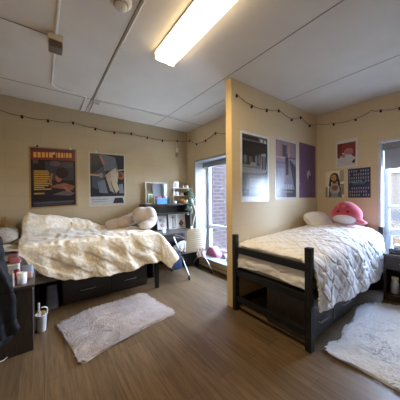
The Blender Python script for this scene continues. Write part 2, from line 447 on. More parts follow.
raceway('trim_7', [(.122, 2.37), (.122, 3.24), (.135, 3.30), (.17, 3.34), (.23, 3.36), (.47, 3.37), (.51, 3.38), (.53, 3.42), (.53, YB)], .011)
raceway('trim_8', [(.622, YF), (.624, 2.6), (.63, 3.42)], .008)
raceway('trim_9', [(.66, 3.51), (.66, YB)], .012)
raceway('trim_10', [(.725, 3.44), (2.18, 3.39), (2.2, 3.37), (2.205, 3.3), (2.205, 1.97)], .011)

# ------------------------------------------------------------------ string lights
M_wire = col((.05, .035, .03), .6)
M_bulb = plain('bulb', (.03, .02, .018), .2, var=0, spec=.6)
def strand(label, path, bulbs):
    p0 = path[0]; t = thing('string_lights', label, 'string lights', p0)
    pts = []
    for a, b in zip(path, path[1:]):
        a = Vector(a); b = Vector(b); n = 6
        for k in range(n):
            f = k/n; q = a.lerp(b, f); q.z -= .018*sin(pi*f); pts.append(q)
    pts.append(Vector(path[-1]))
    MB().tube(pts, .0036, M_wire, 6).build('wire', t)
    for p in bulbs:
        p = Vector(p)
        mb = MB().lathe(p+Vector((0,0,-.042)), [(.0, 0), (.010, .003), (.016, .014), (.015, .026), (.009, .036), (.009, .046), (.0, .047)], M_bulb, 12)
        mb.build('bulb', t)
yb = YB-.012; xw = XW-.012
B1 = [(-.70, yb, 2.62), (-.44, yb, 2.583), (-.207, yb, 2.553), (.098, yb, 2.557), (.428, yb, 2.590), (.752, yb, 2.553), (1.062, yb, 2.544), (1.368, yb, 2.576), (1.683, yb, 2.552), (2.006, yb, 2.542), (2.36, yb, 2.585), (xw, yb, 2.61), (xw, 3.896, 2.61), (xw, 3.637, 2.48), (xw, 3.333, 2.485), (xw, 3.032, 2.557), (xw, 2.739, 2.475), (xw, 2.4, 2.53), (xw, 1.99, 2.5)]
strand('dark bulb string lights strung along the back wall above the two posters', B1, [p for i, p in enumerate(B1) if i not in (0, 1, 11, 18)])
yp = YP-.012; xr = XR-.012
B2 = [(1.946, yp, 2.617), (2.224, yp, 2.551), (2.539, yp, 2.573), (2.824, yp, 2.633), (3.169, yp, 2.573), (3.438, yp, 2.665), (3.73, yp, 2.587), (xr, yp, 2.655), (xr, 1.583, 2.585), (xr, 1.268, 2.57), (xr, 1.064, 2.635), (xr, .958, 2.605), (xr, .752, 2.57), (xr, .4, 2.63), (xr, 0, 2.57)]
strand('dark bulb string lights strung over the partition and the right wall', B2, [p for i, p in enumerate(B2) if i not in (10, 7)])
t = thing('wall_sensor', 'small pale sensor high on the back wall near the corner', 'sensor', (2.34, YB, 2.24))
MB().box((2.325, YB-.025, 2.33), (2.375, YB, 2.42), M_cream).build('body', t, bevel=.004)
MB().box((2.32, YB-.035, 2.235), (2.37, YB-.003, 2.31), col((.28, .24, .2), .6)).build('lower_box', t, bevel=.004)
MB().tube([(2.35, YB-.01, 2.42), (2.355, YB-.01, 2.58)], .004, M_raceway, 6).build('cable', t)

# ------------------------------------------------------------------ posters
def poster(label, plane, a0, a1, z0, z1, border, items, paper=(.72, .72, .70), gloss=.5, spec=.3, tape=None, name='art_poster', cat='poster', tilt=0):
    def pt(u, v, d):
        w = a0 + (a1-a0)*u; z = z0 + (z1-z0)*v + tilt*(u-.5)
        if plane == 'back': return (w, YB-.002-d, z)
        if plane == 'part': return (w, YP-.002-d, z)
        return (XR-.002-d, w, z)
    cx = pt(.5, 0, 0)
    t = thing(name, label, cat, cx)
    kw = dict(spec=spec)
    mb = MB()
    q = [pt(0,0,.003), pt(1,0,.003), pt(1,1,.003), pt(0,1,.003)]; q0 = [pt(0,0,0), pt(1,0,0), pt(1,1,0), pt(0,1,0)]
    mb.add(q+q0, [(0,1,2,3),(7,6,5,4),(0,4,5,1),(1,5,6,2),(2,6,7,3),(3,7,4,0)], col(paper, gloss, **kw))
    lay = .003
    bu, bv0, bv1 = border
    for it in items:
        lay += .00025
        k, c = it[0], it[1]
        m = col(c, gloss, **kw)
        def B(u, v): return pt(bu+(1-2*bu)*u, bv0+(1-bv0-bv1)*v, lay)
        if k == 'r':
            u0, v0, u1, v1 = it[2:]; mb.poly([B(u0,v0), B(u1,v0), B(u1,v1), B(u0,v1)], m)
        elif k == 'p': mb.poly([B(u,v) for u, v in it[2]], m)
        elif k == 'e':
            u, v, ru, rv = it[2:6]; n = 20
            mb.poly([B(u+ru*cos(2*pi*i/n), v+rv*sin(2*pi*i/n)) for i in range(n)], m)
    mb.build('print', t, fixn=False)
    for (u, v, c) in tape or []:
        p = Vector(pt(u, v, .004)); 
        MB().box(p-Vector((.012, .004, .012)), p+Vector((.012, .0035, .02)), col(c, .5)).build('clip', t)
    return t
R = random.Random(3)
# left poster on the back wall: plain generic stand-in in maroon, black and gold
it = [('r', (.020,.017,.022), 0, 0, 1, 1), ('r', (.17,.03,.03), 0, .80, 1, 1), ('r', (.10,.03,.045), 0, .955, 1, 1)]
x = .06
for w in (.085, .085, .085, .07, .10, .04, .075, .07, .04, .075, .075):
    it.append(('r', (.66,.33,.07), x, .835+.004*(x*6), x+w-.02, .925+.004*(x*4))); x += w+.002
    if len(it) == 8: x += .05
it += [('r', (.14,.05,.04), .05, .735, .16, .80), ('r', (.045,.045,.06), .3, .45, .95, .78), ('e', (.11,.085,.10), .52, .74, .12, .05), ('e', (.07,.06,.075), .8, .72, .15, .05)]
for i in range(11):
    w = .34 + .1*R.random() - (.1 if i == 9 else 0)
    it.append(('r', (.55,.32,.07), .06, .60-i*.031, .06+w*.85, .617-i*.031))
it += [('p', (.23,.095,.055), [(.40,.33),(.92,.27),(.98,.34),(.75,.40),(.55,.38)]), ('e', (.27,.12,.075), .60, .50, .075, .085), ('e', (.03,.015,.02), .68, .58, .15, .10),
       ('p', (.26,.12,.075), [(.36,.46),(.44,.58),(.48,.56),(.44,.44),(.46,.36),(.40,.36)]), ('p', (.28,.13,.08), [(.70,.36),(.82,.30),(.95,.20),(.86,.17),(.74,.28)]), ('r', (.30,.29,.30), .72, .20, .92, .215),
       ('p', (.12,.10,.11), [(.45,.20),(.85,.17),(.98,.22),(.7,.26)]), ('r', (.08,.075,.09), .05, .05, .95, .085), ('r', (.06,.055,.07), .05, .02, .9, .04), ('r', (.40,.23,.06), .06, .215, .28, .24)]
poster('maroon, black and gold poster on the back wall above the yellow bed', 'back', -.142, .472, 1.222, 2.145, (.035, .025, .02), it, paper=(.33,.22,.11), gloss=.35,
       tape=[(.17, 1.0, (.02,.02,.02)), (.86, .995, (.6,.58,.5)), (.5, .9, (.55,.5,.4))], tilt=.03)
# right poster on the back wall: generic dark action-style abstraction with white strip
it = [('r', (.020,.024,.034), 0, .165, 1, 1), ('r', (.40,.41,.42), 0, 0, 1, .165), ('p', (.06,.07,.09), [(.05,.6),(.35,.75),(.45,.6),(.2,.3),(.05,.35)]), ('p', (.11,.13,.17), [(.3,1),(.72,.95),(.8,.72),(.4,.66)]),
      ('p', (.36,.15,.06), [(.24,.99),(.31,.97),(.42,.80),(.36,.79)]), ('p', (.36,.26,.18), [(0,.61),(.35,.585),(.35,.56),(0,.57)]), ('e', (.34,.12,.05), .90, .58, .11, .075), ('e', (.10,.05,.04), .88, .59, .07, .05),
      ('p', (.42,.37,.29), [(.55,.66),(.74,.74),(.82,.62),(.78,.42),(.84,.30),(.74,.22),(.62,.40)]), ('p', (.33,.27,.2), [(.42,.58),(.58,.68),(.60,.40),(.70,.22),(.56,.28)]), ('p', (.30,.26,.2), [(.72,.70),(1,.72),(1,.70),(.76,.655)]),
      ('p', (.13,.15,.2), [(.2,.45),(.4,.5),(.5,.22),(.25,.24)]), ('e', (.22,.2,.17), .30, .58, .06, .05), ('p', (.18,.2,.26), [(.82,.4),(.95,.42),(.98,.22),(.84,.22)]),
      ('p', (.03,.03,.035), [(.64,.02),(.98,.02),(.94,.13),(.70,.13)]), ('r', (.25,.26,.27), .04, .10, .5, .118), ('r', (.25,.26,.27), .04, .06, .42, .075)]
poster('dark blue-black poster with a white bottom strip on the back wall', 'back', .645, 1.250, 1.224, 2.150, (.035, .025, .025), it, paper=(.50,.45,.35), gloss=.35,
       tape=[(.2, 1.0, (.6,.58,.5)), (.75, .995, (.6,.58,.5))], tilt=.015)
# three posters on the partition
G = lambda g: (g*.98, g, g*1.02)
it = [('r', G(.035), 0, .0, 1, 1), ('r', G(.10), 0, .90, 1, 1), ('r', G(.03), 0, .925, .62, .98), ('r', G(.45), .70, .915, .80, .965), ('r', G(.38), .84, .905, .94, .96),
      ('r', G(.02), 0, .66, 1, .88), ('r', G(.15), .0, .44, 1, .52), ('p', G(.26), [(0,.36),(.9,.40),(1,.46),(0,.47)]), ('p', G(.22), [(.68,.45),(.72,.72),(.92,.74),(.96,.45)]), ('r', G(.06), .75, .46, .82, .68), ('r', G(.05), .86, .46, .92, .68),
      ('e', G(.16), .52, .60, .05, .09), ('e', G(.12), .64, .62, .05, .09), ('e', G(.14), .10, .60, .07, .07), ('e', G(.10), .30, .60, .06, .06), ('r', G(.20), .02, .485, .45, .51), ('p', G(.24), [(.25,.51),(.35,.57),(.5,.55),(.5,.5)]),
      ('r', G(.13), 0, 0, 1, .38), ('p', G(.2), [(.1,.05),(.9,.08),(.85,.34),(.2,.36)]), ('r', G(.035), 0, .02, .22, .12), ('r', G(.3), .25, .16, .8, .30)]
poster('black and white photo poster, nearest to the partition end', 'part', 2.012, 2.590, 1.292, 2.195, (.055, .075, .035), it, paper=(.70,.71,.74), gloss=.24, spec=.6)
it = [('r', (.16,.13,.16), 0, 0, 1, 1), ('r', (.24,.20,.25), 0, .62, 1, 1), ('p', (.05,.035,.045), [(.5,.0),(1,0),(1,.55),(.7,.68),(.5,.6)]), ('p', (.17,.14,.17), [(.42,.14),(.60,.66),(.66,.66),(.92,.14)]),
      ('r', (.05,.035,.05), .44, .40, .60, .78), ('p', (.22,.20,.25), [(0,.02),(0,.6),(.45,.6),(.46,.3),(.2,.05)]), ('p', (.28,.27,.32), [(.04,.1),(.06,.5),(.4,.52),(.35,.2)])]
for u0, u1, c in ((.02,.13,(.36,.21,.19)), (.20,.31,(.30,.17,.16)), (.40,.50,(.36,.21,.19)), (.55,.68,(.38,.23,.2)), (.74,.83,(.30,.16,.16)), (.9,.98,(.22,.12,.13))):
    it.append(('p', c, [(u0,.72),(u1,.71),(u1-.01,.985),(u0+.02,.98)]))
it += [('r', (.40,.33,.33), .0, .685, .42, .715), ('r', (.08,.06,.08), .3, .72, .5, .93), ('r', (.12,.09,.11), .62, .70, .98, .73)]
for k in range(6): it.append(('r', (.33,.33,.38), .30+k*.085, .145, .35+k*.085, .235))
it += [('r', (.27,.25,.3), .3, .09, .8, .105), ('e', (.3,.16,.15), .53, .375, .06, .025)]
poster('city street poster in greys and pinks, middle of the partition row', 'part', 2.728, 3.325, 1.318, 2.215, (.045, .03, .02), it, paper=(.62,.60,.62), gloss=.24, spec=.6)
it = [('r', (.115,.065,.125), 0, 0, 1, 1), ('p', (.135,.078,.15), [(0,.1),(.5,.5),(1,.9),(1,.2),(.4,0),(0,0)]), ('e', (.05,.035,.06), .60, .415, .15, .085), ('e', (.50,.47,.50), .56, .43, .12, .085), ('e', (.06,.045,.07), .60, .385, .06, .04), ('r', (.16,.11,.18), .85, .10, .92, .16)]
for k in range(14): it.append(('e', (.15,.09,.16), R.random(), R.random()*.3, .05, .02))
poster('plain purple poster with a small pale oval, next to the corner', 'part', 3.405, 3.940, 1.335, 2.245, (.012, .01, .01), it, paper=(.13,.075,.14), gloss=.3)
# three prints on the right wall (u runs from the corner towards the window)
it = [('r', (.19,.028,.028), 0, .36, 1, 1), ('r', (.46,.45,.47), 0, 0, 1, .34), ('p', (.46,.45,.47), [(.0,.30),(.12,.32),(.18,.44),(.5,.50),(.78,.47),(.9,.36),(1,.3)]), ('e', (.38,.14,.15), .62, .62, .25, .14), ('p', (.35,.13,.14), [(.38,.50),(.88,.50),(.84,.62),(.44,.62)]),
      ('e', (.16,.12,.13), .36, .42, .10, .035), ('e', (.55,.5,.5), .34, .55, .07, .03), ('p', (.04,.02,.025), [(.78,.12),(.96,.10),(.98,.26),(.88,.24)]), ('p', (.11,.015,.015), [(0,1),(.3,1),(.18,.6),(0,.5)])]
poster('white-bordered red and white print, highest on the right wall', 'right', 1.556, 1.247, 1.826, 2.273, (.08, .04, .12), it, paper=(.60,.58,.57), gloss=.5)
it = [('r', (.70,.64,.48), 0, 0, 1, 1), ('r', (.20,.20,.18), 0, 0, .12, .4), ('r', (.22,.21,.20), .84, .1, 1, .5), ('p', (.33,.30,.23), [(.75,.55),(1,.6),(1,1),(.8,1)]), ('p', (.09,.10,.11), [(.16,.0),(.22,.40),(.40,.56),(.64,.56),(.84,.38),(.9,0)]), ('p', (.36,.35,.32), [(.24,.28),(.34,.52),(.68,.52),(.80,.26),(.66,.12),(.36,.12)]),
      ('e', (.035,.028,.028), .50, .74, .24, .19), ('p', (.03,.025,.025), [(.24,.72),(.18,.44),(.30,.42),(.36,.66)]), ('p', (.03,.025,.025), [(.74,.72),(.84,.44),(.72,.42),(.64,.66)]),
      ('e', (.48,.24,.07), .47, .74, .14, .13), ('e', (.12,.06,.03), .42, .76, .03, .015), ('e', (.12,.06,.03), .53, .76, .03, .015), ('e', (.3,.08,.06), .47, .66, .05, .02), ('e', (.26,.09,.08), .52, .36, .17, .11), ('p', (.20,.24,.25), [(.3,.0),(.36,.14),(.66,.14),(.74,0)])]
poster('painted portrait print of a person with dark braids', 'right', 1.722, 1.434, 1.331, 1.786, (.01, .01, .01), it, paper=(.42,.39,.33), gloss=.5)
it = [('r', (.03,.045,.11), 0, 0, 1, 1)]
for r_ in range(8):
    for c_ in range(9):
        if r_ in (3,) : continue
        if (r_*7+c_*5) % 11 == 3: continue
        u = .07+c_*.105; v = .06+r_*.118
        if r_ == 4 and c_ < 9 and c_ > 1: v += .01
        it.append(('e', (.42,.36,.34) if (r_+c_) % 3 else (.34,.36,.42), u+.02, v+.03, .022, .028))
        it.append(('r', (.30,.31,.36), u+.005, v-.022, u+.035, v+.005))
it += [('r', (.12,.30,.42), .20, .50, .52, .527), ('r', (.12,.30,.42), .56, .505, .82, .53), ('r', (.10,.24,.35), .26, .455, .76, .472)]
poster('navy poster with rows of tiny pale figures', 'right', 1.377, 1.081, 1.328, 1.790, (.01, .01, .01), it, paper=(.03,.04,.08), gloss=.5)

# ------------------------------------------------------------------ cloth helpers
def wr(u, v, s=1, seed=0):
    return (nz(u*3.1*s, v*3.1*s, seed)*.55 + nz(u*7*s, v*7*s, seed+5)*.3 + abs(nz(u*12*s+2, v*5*s, seed+9))*.25)

# ------------------------------------------------------------------ left bed
t = thing('bed', 'black bed frame under the yellow patterned comforter', 'bed', (.38, 3.46, 0))
for x in (-.66, 1.36):
    for y in (2.975, 3.93):
        MB().box((x, y, 0), (x+.055, y+.05, .80 if x < 0 else .70), M_black).build('post', t, bevel=.004)
for y in (2.962, 3.945): MB().box((-.61, y, .415), (1.36, y+.03, .505), M_rail if y < 3 else M_black).build('side_rail', t, bevel=.003)
for x in (-.65, 1.375):
    MB().box((x, 3.0, .42), (x+.03, 3.93, .50), M_black).build('end_rail', t, bevel=.003)
MB().box((-.6, 2.995, .44), (1.36, 3.94, .47), M_dkgrey).build('deck', t)
o = MB().box((-.595, 2.985, .47), (1.355, 3.94, .80), col((.45, .43, .40), .9)).build('mattress', bevel=.04)
tag(o, 'mattress under the yellow patterned comforter', 'mattress')
# comforter draped over the bed, front and foot
def lerp_tab(tab, x):
    if x <= tab[0][0]: return tab[0][1]
    for (a, b), (c_, d_) in zip(tab, tab[1:]):
        if x <= c_: return b + (d_-b)*(x-a)/(c_-a)
    return tab[-1][1]
hang = [(-.22, .05), (-.17, .08), (-.10, .20), (.02, .33), (.16, .39), (.41, .44), (.69, .475), (.95, .465), (1.24, .42), (1.40, .41), (1.5, .44), (1.9, .44)]
ridge = [(-.25, .24), (-.16, .33), (.04, .29), (.22, .25), (.42, .21), (.63, .14), (.82, .04), (1.0, 0)]
TOP = .855; X1 = 1.43; Y0 = 2.97; YR = 3.93
P = []
nu = 150; nvt = 70; nvh = 52
for i in range(nu+1):
    u = -.21 + (X1+.42+.21)*i/nu
    row = []
    for j in range(nvt+nvh+1):
        if j <= nvt: v = YR - (YR-Y0)*j/nvt
        else: v = Y0 - lerp_tab(hang, u)*(j-nvt)/nvh
        du = max(0, u-X1); dv = max(0, Y0-v)
        x = min(u, X1); y = max(v, Y0)
        d = hypot(du, dv)
        yy = y + .05*nz(x*3, 1.5, 2)
        rg = lerp_tab(ridge, u)
        step = 1/(1+exp(-(yy-3.66)/.022))
        z = TOP + rg*(.62*exp(-((y-3.86)/.30)**2) + .30*step)
        z += .028*wr(u, v, 1.1) + .020*abs(nz(u*9, v*4, 3)) - .018*exp(-((yy-3.63)/.03)**2)*min(1, rg*6)
        # gathers where the cloth turns over the front edge
        e = min(X1-x, y-Y0)
        z -= .040*exp(-max(0, e)/.06)
        z += .016*exp(-((y-Y0-.04)/.06)**2)*nz(u*16, 2.2, 6)
        # long soft creases running diagonally over the front
        cr = sin((u*1.1+v*1.6)*15 + 3*nz(u*2, v*2, 9)); cr = abs(cr)**.5*(1 if cr > 0 else -1)
        if u < .35: x += -.03*nz(u*4, v*5, 2)*(1 if d == 0 else .3)
        if d == 0: z += .004*cr
        else:
            a = du/d; b = dv/d
            fl = .03*(1-exp(-d*14)) + .06*d
            cor = 2*a*b
            fl += cor*.04*d + .62*a**4*d*max(0, 1-max(0, y-3.0)/.30)
            m_ = min(1, d*6)
            w = m_*(.014*sin(u*21 + v*5 + 2.2*nz(u*2.5, v*1.5, 4)) +   .012*nz(u*9+v*5, v*7, 8) + .009*cr + .006*nz(u*22+v*10, v*18, 3))
            w *= (1-.5*cor)
            x += a*(fl+w); y -= b*(fl+w)
            z -= d*(.985 - .10*cor) + .012*nz(u*6, v*6, 1)*d
        row.append((x, y, max(z, .03)))
    P.append(row)
mb = MB().grid(P, M_leaf); ri = mb.m(M_leafw)
for k, f_ in enumerate(mb.f):
    c_ = mb.v[f_[0]]
    if 3.10 < c_.y + .10*nz(c_.x*3, c_.y*3, 4) < 3.62 and c_.x < .78 + .12*nz(c_.y*4, 1, 1): mb.mi[k] = ri
o = mb.build('comforter'); solid(o, .014)
tag(o, 'cream comforter with a gold leaf print draped over the left bed', 'comforter')
# sheet and printed pillow at the head of that bed
P = [[(-.62+.42*i/20, 2.955+.97*j/30, .815+.02*wr(i*.12, j*.1, 1, 3)+.045*max(0,nz(i*.2, j*.17, 8))) for j in range(31)] for i in range(21)]
M_print = fabric_print('floral_sheet', (.40,.36,.31), (.31,.26,.22), (.30,.24,.20), 12)
o = MB().grid(P, M_print).build('bed_sheet'); solid(o, .012)
tag(o, 'crumpled floral sheet at the left end of the yellow-covered bed', 'sheet')
def pillow(name, c, r, mat, M=None, label='', cat='pillow', parent=None):
    def f(p):
        q = Vector(p); 
        k = 4.0
        m_ = (abs(q.x)**k + abs(q.y)**k)**(1/k); l = hypot(q.x, q.y)
        s_ = l/m_ if m_ > 1e-6 else 1
        q.x *= s_; q.y *= s_; q.z *= (1-.55*min(1, m_)**3) if True else 1
        return q*(1+.05*nz(p.x*2.3, p.y*2.3, p.z*2.3+c[0]))
    o = MB().ell(c, r, mat, M, 40, 22, f).build(name, parent)
    if label: tag(o, label, cat)
    return o
pillow('pillow', (-.44, 3.62, .90), (.20, .24, .085), M_print, rotm('X', .25), 'floral pillow at the left end of the yellow-covered bed')
o = MB().box((-.435, 3.90, .86), (-.39, 3.935, 1.12), wood('honey_wood', (.30,.15,.05), (.42,.23,.08), (5,5,.5)), None).build('wooden_board', bevel=.006)
tag(o, 'honey brown wooden board standing behind the pillow against the wall', 'board')
# cushion with arms (reading pillow)
M_plush = plain('plush_cushion', (.52, .45, .41), .95, var=.08, vscale=9, bump=.35, bscale=60, sheen=.4)
t = thing('reading_pillow', 'beige plush reading pillow with two arms on the yellow bed', 'pillow', (1.36, 3.62, .87))
blob('back_cushion', [((1.43, 3.50, 1.01), (.155, .17, .165)), ((1.36, 3.53, 1.06), (.16, .155, .15)), ((1.48, 3.47, 1.06), (.115, .16, .155)), ((1.45, 3.46, .97), (.13, .16, .115)), ((1.49, 3.45, 1.0), (.11, .155, .12))], M_plush, t, .02, 18)
blob('arm', [((1.03, 3.70, .93), (.22, .11, .095)), ((1.20, 3.74, .97), (.16, .11, .10)), ((1.30, 3.78, 1.02), (.10, .08, .09)), ((.90, 3.66, .91), (.09, .10, .075))], M_plush, t, .02, 6)
blob('arm', [((1.36, 3.30, .92), (.13, .07, .07)), ((1.46, 3.34, .965), (.09, .075, .085))], M_plush, t, .02, 6)

# drawers under the left bed
def drawer_unit(name, label, x0, x1, yf, yb_, z1, drawers, group=None):
    t = thing(name, label, 'drawers', ((x0+x1)/2, (yf+yb_)/2, 0), group)
    MB().box((x0, yf+.02, .0), (x1, yb_, z1), M_dwood).build('carcass', t, bevel=.003)
    for a, b in drawers:
        d = MB().box((a, yf, .035), (b, yf+.02, z1-.012), M_dwoodx).build('drawer', t, bevel=.003)
        m = (a+b)/2; zc = z1*.42
        MB().tube([(m-.09, yf, zc), (m-.09, yf-.025, zc), (m+.09, yf-.025, zc), (m+.09, yf, zc)], .0055, M_chrome, 8).build('handle', d)
    return t
drawer_unit('under_bed_chest', 'dark two-drawer chest under the yellow-covered bed', .20, 1.32, 3.20, 3.88, .37, [(.215, .765), (.785, 1.305)])
# bags hidden in the gap under the bed
def bag(name, label, c, w, d, h, mat, cat='bag', lean=.0, handles=True, hm=None):
    t = thing(name, label, cat, (c[0], c[1], c[2]))
    P = []
    n = 28
    for j in range(13):
        f = j/12; row = []
        ww = w/2*(1-.12*f+.05*sin(f*5)); dd = d/2*(1-.75*f**1.5)
        for i in range(n):
            a = 2*pi*i/n; ca, sa = cos(a), sin(a)
            sx = abs(ca)**.5*(1 if ca >= 0 else -1); sy = abs(sa)**.5*(1 if sa >= 0 else -1)
            k = 1+.07*nz(i*.6, j*.5, c[0]*9)
            row.append((c[0]+ww*sx*k+lean*f, c[1]+dd*sy*k, c[2]+.004+h*f*(1+.05*ca*nz(i, 3, c[1]))))
        row.append(row[0]); P.append(row)
    mb = MB().grid(P, mat); mb.poly(P[0][:-1], mat); mb.poly(P[-1][:-1], mat)
    mb.build('body', t)
    if handles:
        pts = [(c[0]+lean+w*.22*cos(pi*k/10), c[1], c[2]+h*.97+.09*sin(pi*k/10)) for k in range(11)]
        MB().tube(pts, .007, hm or mat, 8).build('handle', t)
    return t
bag('tote_bag', 'grey-blue tote bag under the yellow-covered bed beside the drawers', (.09, 3.27, 0), .13, .16, .27, col((.24, .27, .34), .6), handles=False)
bag('tote_bag', 'black bag in the dark gap under the left end of the bed', (-.10, 3.38, 0), .17, .2, .30, col((.012, .012, .015), .6), handles=False)

# ------------------------------------------------------------------ low chest at the left with its clutter
t = thing('low_chest', 'dark wood low chest behind the hanging black coat', 'chest', (-.39, 2.68, 0))
MB().box((-.72, 2.435, .0), (-.075, 2.935, .565), M_dwood).build('carcass', t, bevel=.003)
MB().box((-.725, 2.425, .565), (-.062, 2.94, .592), M_top).build('top', t, bevel=.004)
MB().box((-.0748, 2.50, .53), (-.069, 2.53, .56), M_white).build('tag', t)
o = MB().tube([(-.62, 2.41, .012), (-.45, 2.40, .01), (-.33, 2.395, .012), (-.27, 2.41, .012), (-.25, 2.425, .02)], .004, M_white, 6).build('power_cord')
tag(o, 'white cord lying along the foot of the low chest', 'cord')
def jar(name, label, c, r, h, mat, lid=None, cat='cup', group=None, handle=False, neck=None):
    t = thing(name, label, cat, c, group)
    if neck:
        pr = [(0, 0), (r*.95, 0), (r, h*.05), (r, h*.6), (neck, h*.78), (neck, h*.88), (0, h*.88)]
    else: pr = [(0, 0), (r*.86, 0), (r*.9, h*.04), (r, h), (r*.9, h), (r*.8, h*.12), (0, h*.1)] if not lid else [(0, 0), (r*.95, 0), (r, h*.05), (r, h*.85), (0, h*.85)]
    MB().lathe(c, pr, mat, 20).build('body', t)
    if lid:
        rr = (neck or r)*1.08
        MB().lathe((c[0], c[1], c[2]+h*(.86 if not neck else .88)), [(0, 0), (rr, 0), (rr, h*.13), (rr*.9, h*.15), (0, h*.15)], lid, 20).build('lid', t)
    if handle:
        MB().tube([(c[0]+r*.9, c[1], c[2]+h*.25), (c[0]+r*1.5, c[1], c[2]+h*.35), (c[0]+r*1.5, c[1], c[2]+h*.65), (c[0]+r*.95, c[1], c[2]+h*.8)], .005, mat, 8).build('handle', t)
    return t
zt = .592
jar('mug', 'white mug at the front edge of the low chest', (-.150, 2.515, zt), .037, .10, col((.72,.71,.76), .3), handle=False)
o = MB().lathe((-.150, 2.515, zt+.066), [(0, .028), (.020, .034), (.03, .03), (.033, .015), (.03, 0)], col((.55,.5,.45), .9), 14).build('cotton_pad'); tag(o, 'cream puff heaped in the white mug', 'puff')
o = MB().box((-.215, 2.46, zt), (-.20, 2.475, zt+.12), col((.66,.66,.68), .4)).build('spray_tube', bevel=.005); tag(o, 'slim white tube standing left of the white mug', 'tube')
jar('jar', 'bright red jar with a dark spout on the low chest', (-.20, 2.69, zt), .042, .09, col((.36,.02,.02), .3), lid=col((.2,.03,.03), .3), cat='jar', neck=.02)
o = bag('packet', 'blue-grey packet lying right of the red jar', (-.125, 2.78, zt), .10, .10, .09, col((.23,.28,.36), .5), 'packet', handles=False)
o = bag('packet', 'dull pink packet beside the blue-grey packet', (-.105, 2.66, zt), .05, .05, .05, col((.42,.25,.23), .6), 'packet', handles=False)
o = MB().box((-.50, 2.74, zt), (-.19, 2.93, zt+.13), fabric_print('box_print', (.62,.6,.58), (.38,.36,.38), (.45,.42,.4), 26)).build('storage_box', bevel=.008); tag(o, 'white printed storage box at the back of the low chest', 'box')
o = bag('pouch', 'coral pink pouch on the printed storage box', (-.215, 2.79, zt+.132), .09, .07, .045, col((.28,.09,.09), .5), 'pouch', handles=False)
o = bag('pouch', 'dusky plum pouch at the back of the printed storage box', (-.36, 2.90, zt+.132), .09, .05, .10, col((.16,.05,.09), .6), 'pouch', handles=False)
o = bag('pouch', 'rose pink pouch against the edge of the bed', (-.235, 2.88, zt+.132), .09, .08, .07, col((.20,.07,.085), .6), 'pouch', handles=False)
t = thing('marker_pen', 'black marker pen lying on the printed storage box', 'pen', (-.28, 2.80, zt+.15))
MB().tube([(-.35, 2.795, zt+.145), (-.245, 2.795, zt+.149)], .009, col((.015,.015,.018), .4), 10).build('barrel', t)
MB().tube([(-.247, 2.795, zt+.149), (-.225, 2.795, zt+.15)], .0095, col((.3,.3,.32), .4), 10).build('cap', t)
o = MB().tube([(-.34, 2.835, zt+.142), (-.22, 2.825, zt+.142)], .007, col((.55,.5,.42), .5), 8).build('makeup_brush'); tag(o, 'pale brush lying behind the black marker pen', 'brush')
# white caddy on the floor
t = thing('shower_caddy', 'white plastic caddy on the floor beside the low chest', 'caddy', (-.019, 2.74, 0))
MB().lathe((-.019, 2.74, 0), [(0, .004), (.038, 0), (.04, .004), (.05, .165), (.053, .168), (.053, .175), (.047, .175), (.037, .01), (0, .008)], col((.66,.66,.70), .4), 24).build('bucket', t)
MB().tube([(.030, 2.74, .165), (.035, 2.74, .20), (.03, 2.74, .225), (.01, 2.74, .238), (-.018, 2.74, .24)], .007, col((.66,.66,.70), .4), 8).build('handle', t)
jar('bottle', 'white pump bottle standing in the white caddy', (-.036, 2.745, .012), .018, .27, col((.68,.68,.70), .35), lid=col((.7,.7,.72), .3), cat='bottle', neck=.009)
o = bag('sponge', 'yellow sponge in the white caddy', (.0, 2.735, .012), .034, .03, .19, col((.52,.38,.12), .8), 'sponge', handles=False)

# black quilted coat on a hook
t = thing('puffer_coat', 'long black quilted coat hanging at the left edge', 'coat', (-.36, 2.19, .2))
M_coat = plain('coat_nylon', (.005, .0053, .007), .62, spec=.25, var=.2, vscale=12, bump=.35, bscale=14)
def coat_tube(cx, cy, prof, n=36, puffs=9, amp=.010, seed=0):
    P = []
    K = 70
    for j in range(K+1):
        f = j/K; z = lerp_tab(prof[0], f)
        rx = lerp_tab(prof[1], f); ry = lerp_tab(prof[2], f); ox = lerp_tab(prof[3], f)
        pf = abs(sin(f*pi*puffs))**.6*amp
        row = []
        for i in range(n+1):
            a = 2*pi*(i % n)/n
            fold = .022*sin(3*a+seed+f*2)+.02*nz(cos(a)*1.6+seed, sin(a)*1.6, f*5)
            row.append((cx+ox+(rx+pf+fold)*cos(a), cy+(ry+pf+fold)*sin(a), z))
        P.append(row)
    return P
body = coat_tube(-.355, 2.19, [[(0, .245), (1, 1.22)], [(0, .10), (.04, .13), (.2, .14), (.47, .115), (.63, .10), (.84, .068), (.93, .05), (1, .02)], [(0, .10), (.5, .11), (.85, .10), (1, .04)], [(0, .02), (.5, .01), (.84, 0), (1, -.04)]])
MB().grid(body, M_coat).build('shell', t)
slv = coat_tube(-.27, 2.10, [[(0, .36), (1, 1.08)], [(0, .03), (.05, .045), (.5, .055), (.85, .055), (1, .02)], [(0, .05), (.6, .06), (1, .03)], [(0, .055), (.4, .03), (.8, -.035), (1, -.07)]], 24, 7, .005, 2)
MB().grid(slv, M_coat).build('sleeve', t)
hood = [((-.39, 2.19, 1.19), (.07, .10, .08))]
blob('hood', hood, M_coat, t, .015, 4)
o = MB().box((XC, 2.17, 1.26), (XC+.012, 2.21, 1.36), M_chrome).tube([(XC+.01, 2.19, 1.28), (XC+.05, 2.19, 1.265), (XC+.075, 2.19, 1.28), (XC+.08, 2.19, 1.30)], .006, M_chrome, 8).build('coat_hook'); o['kind'] = 'structure'

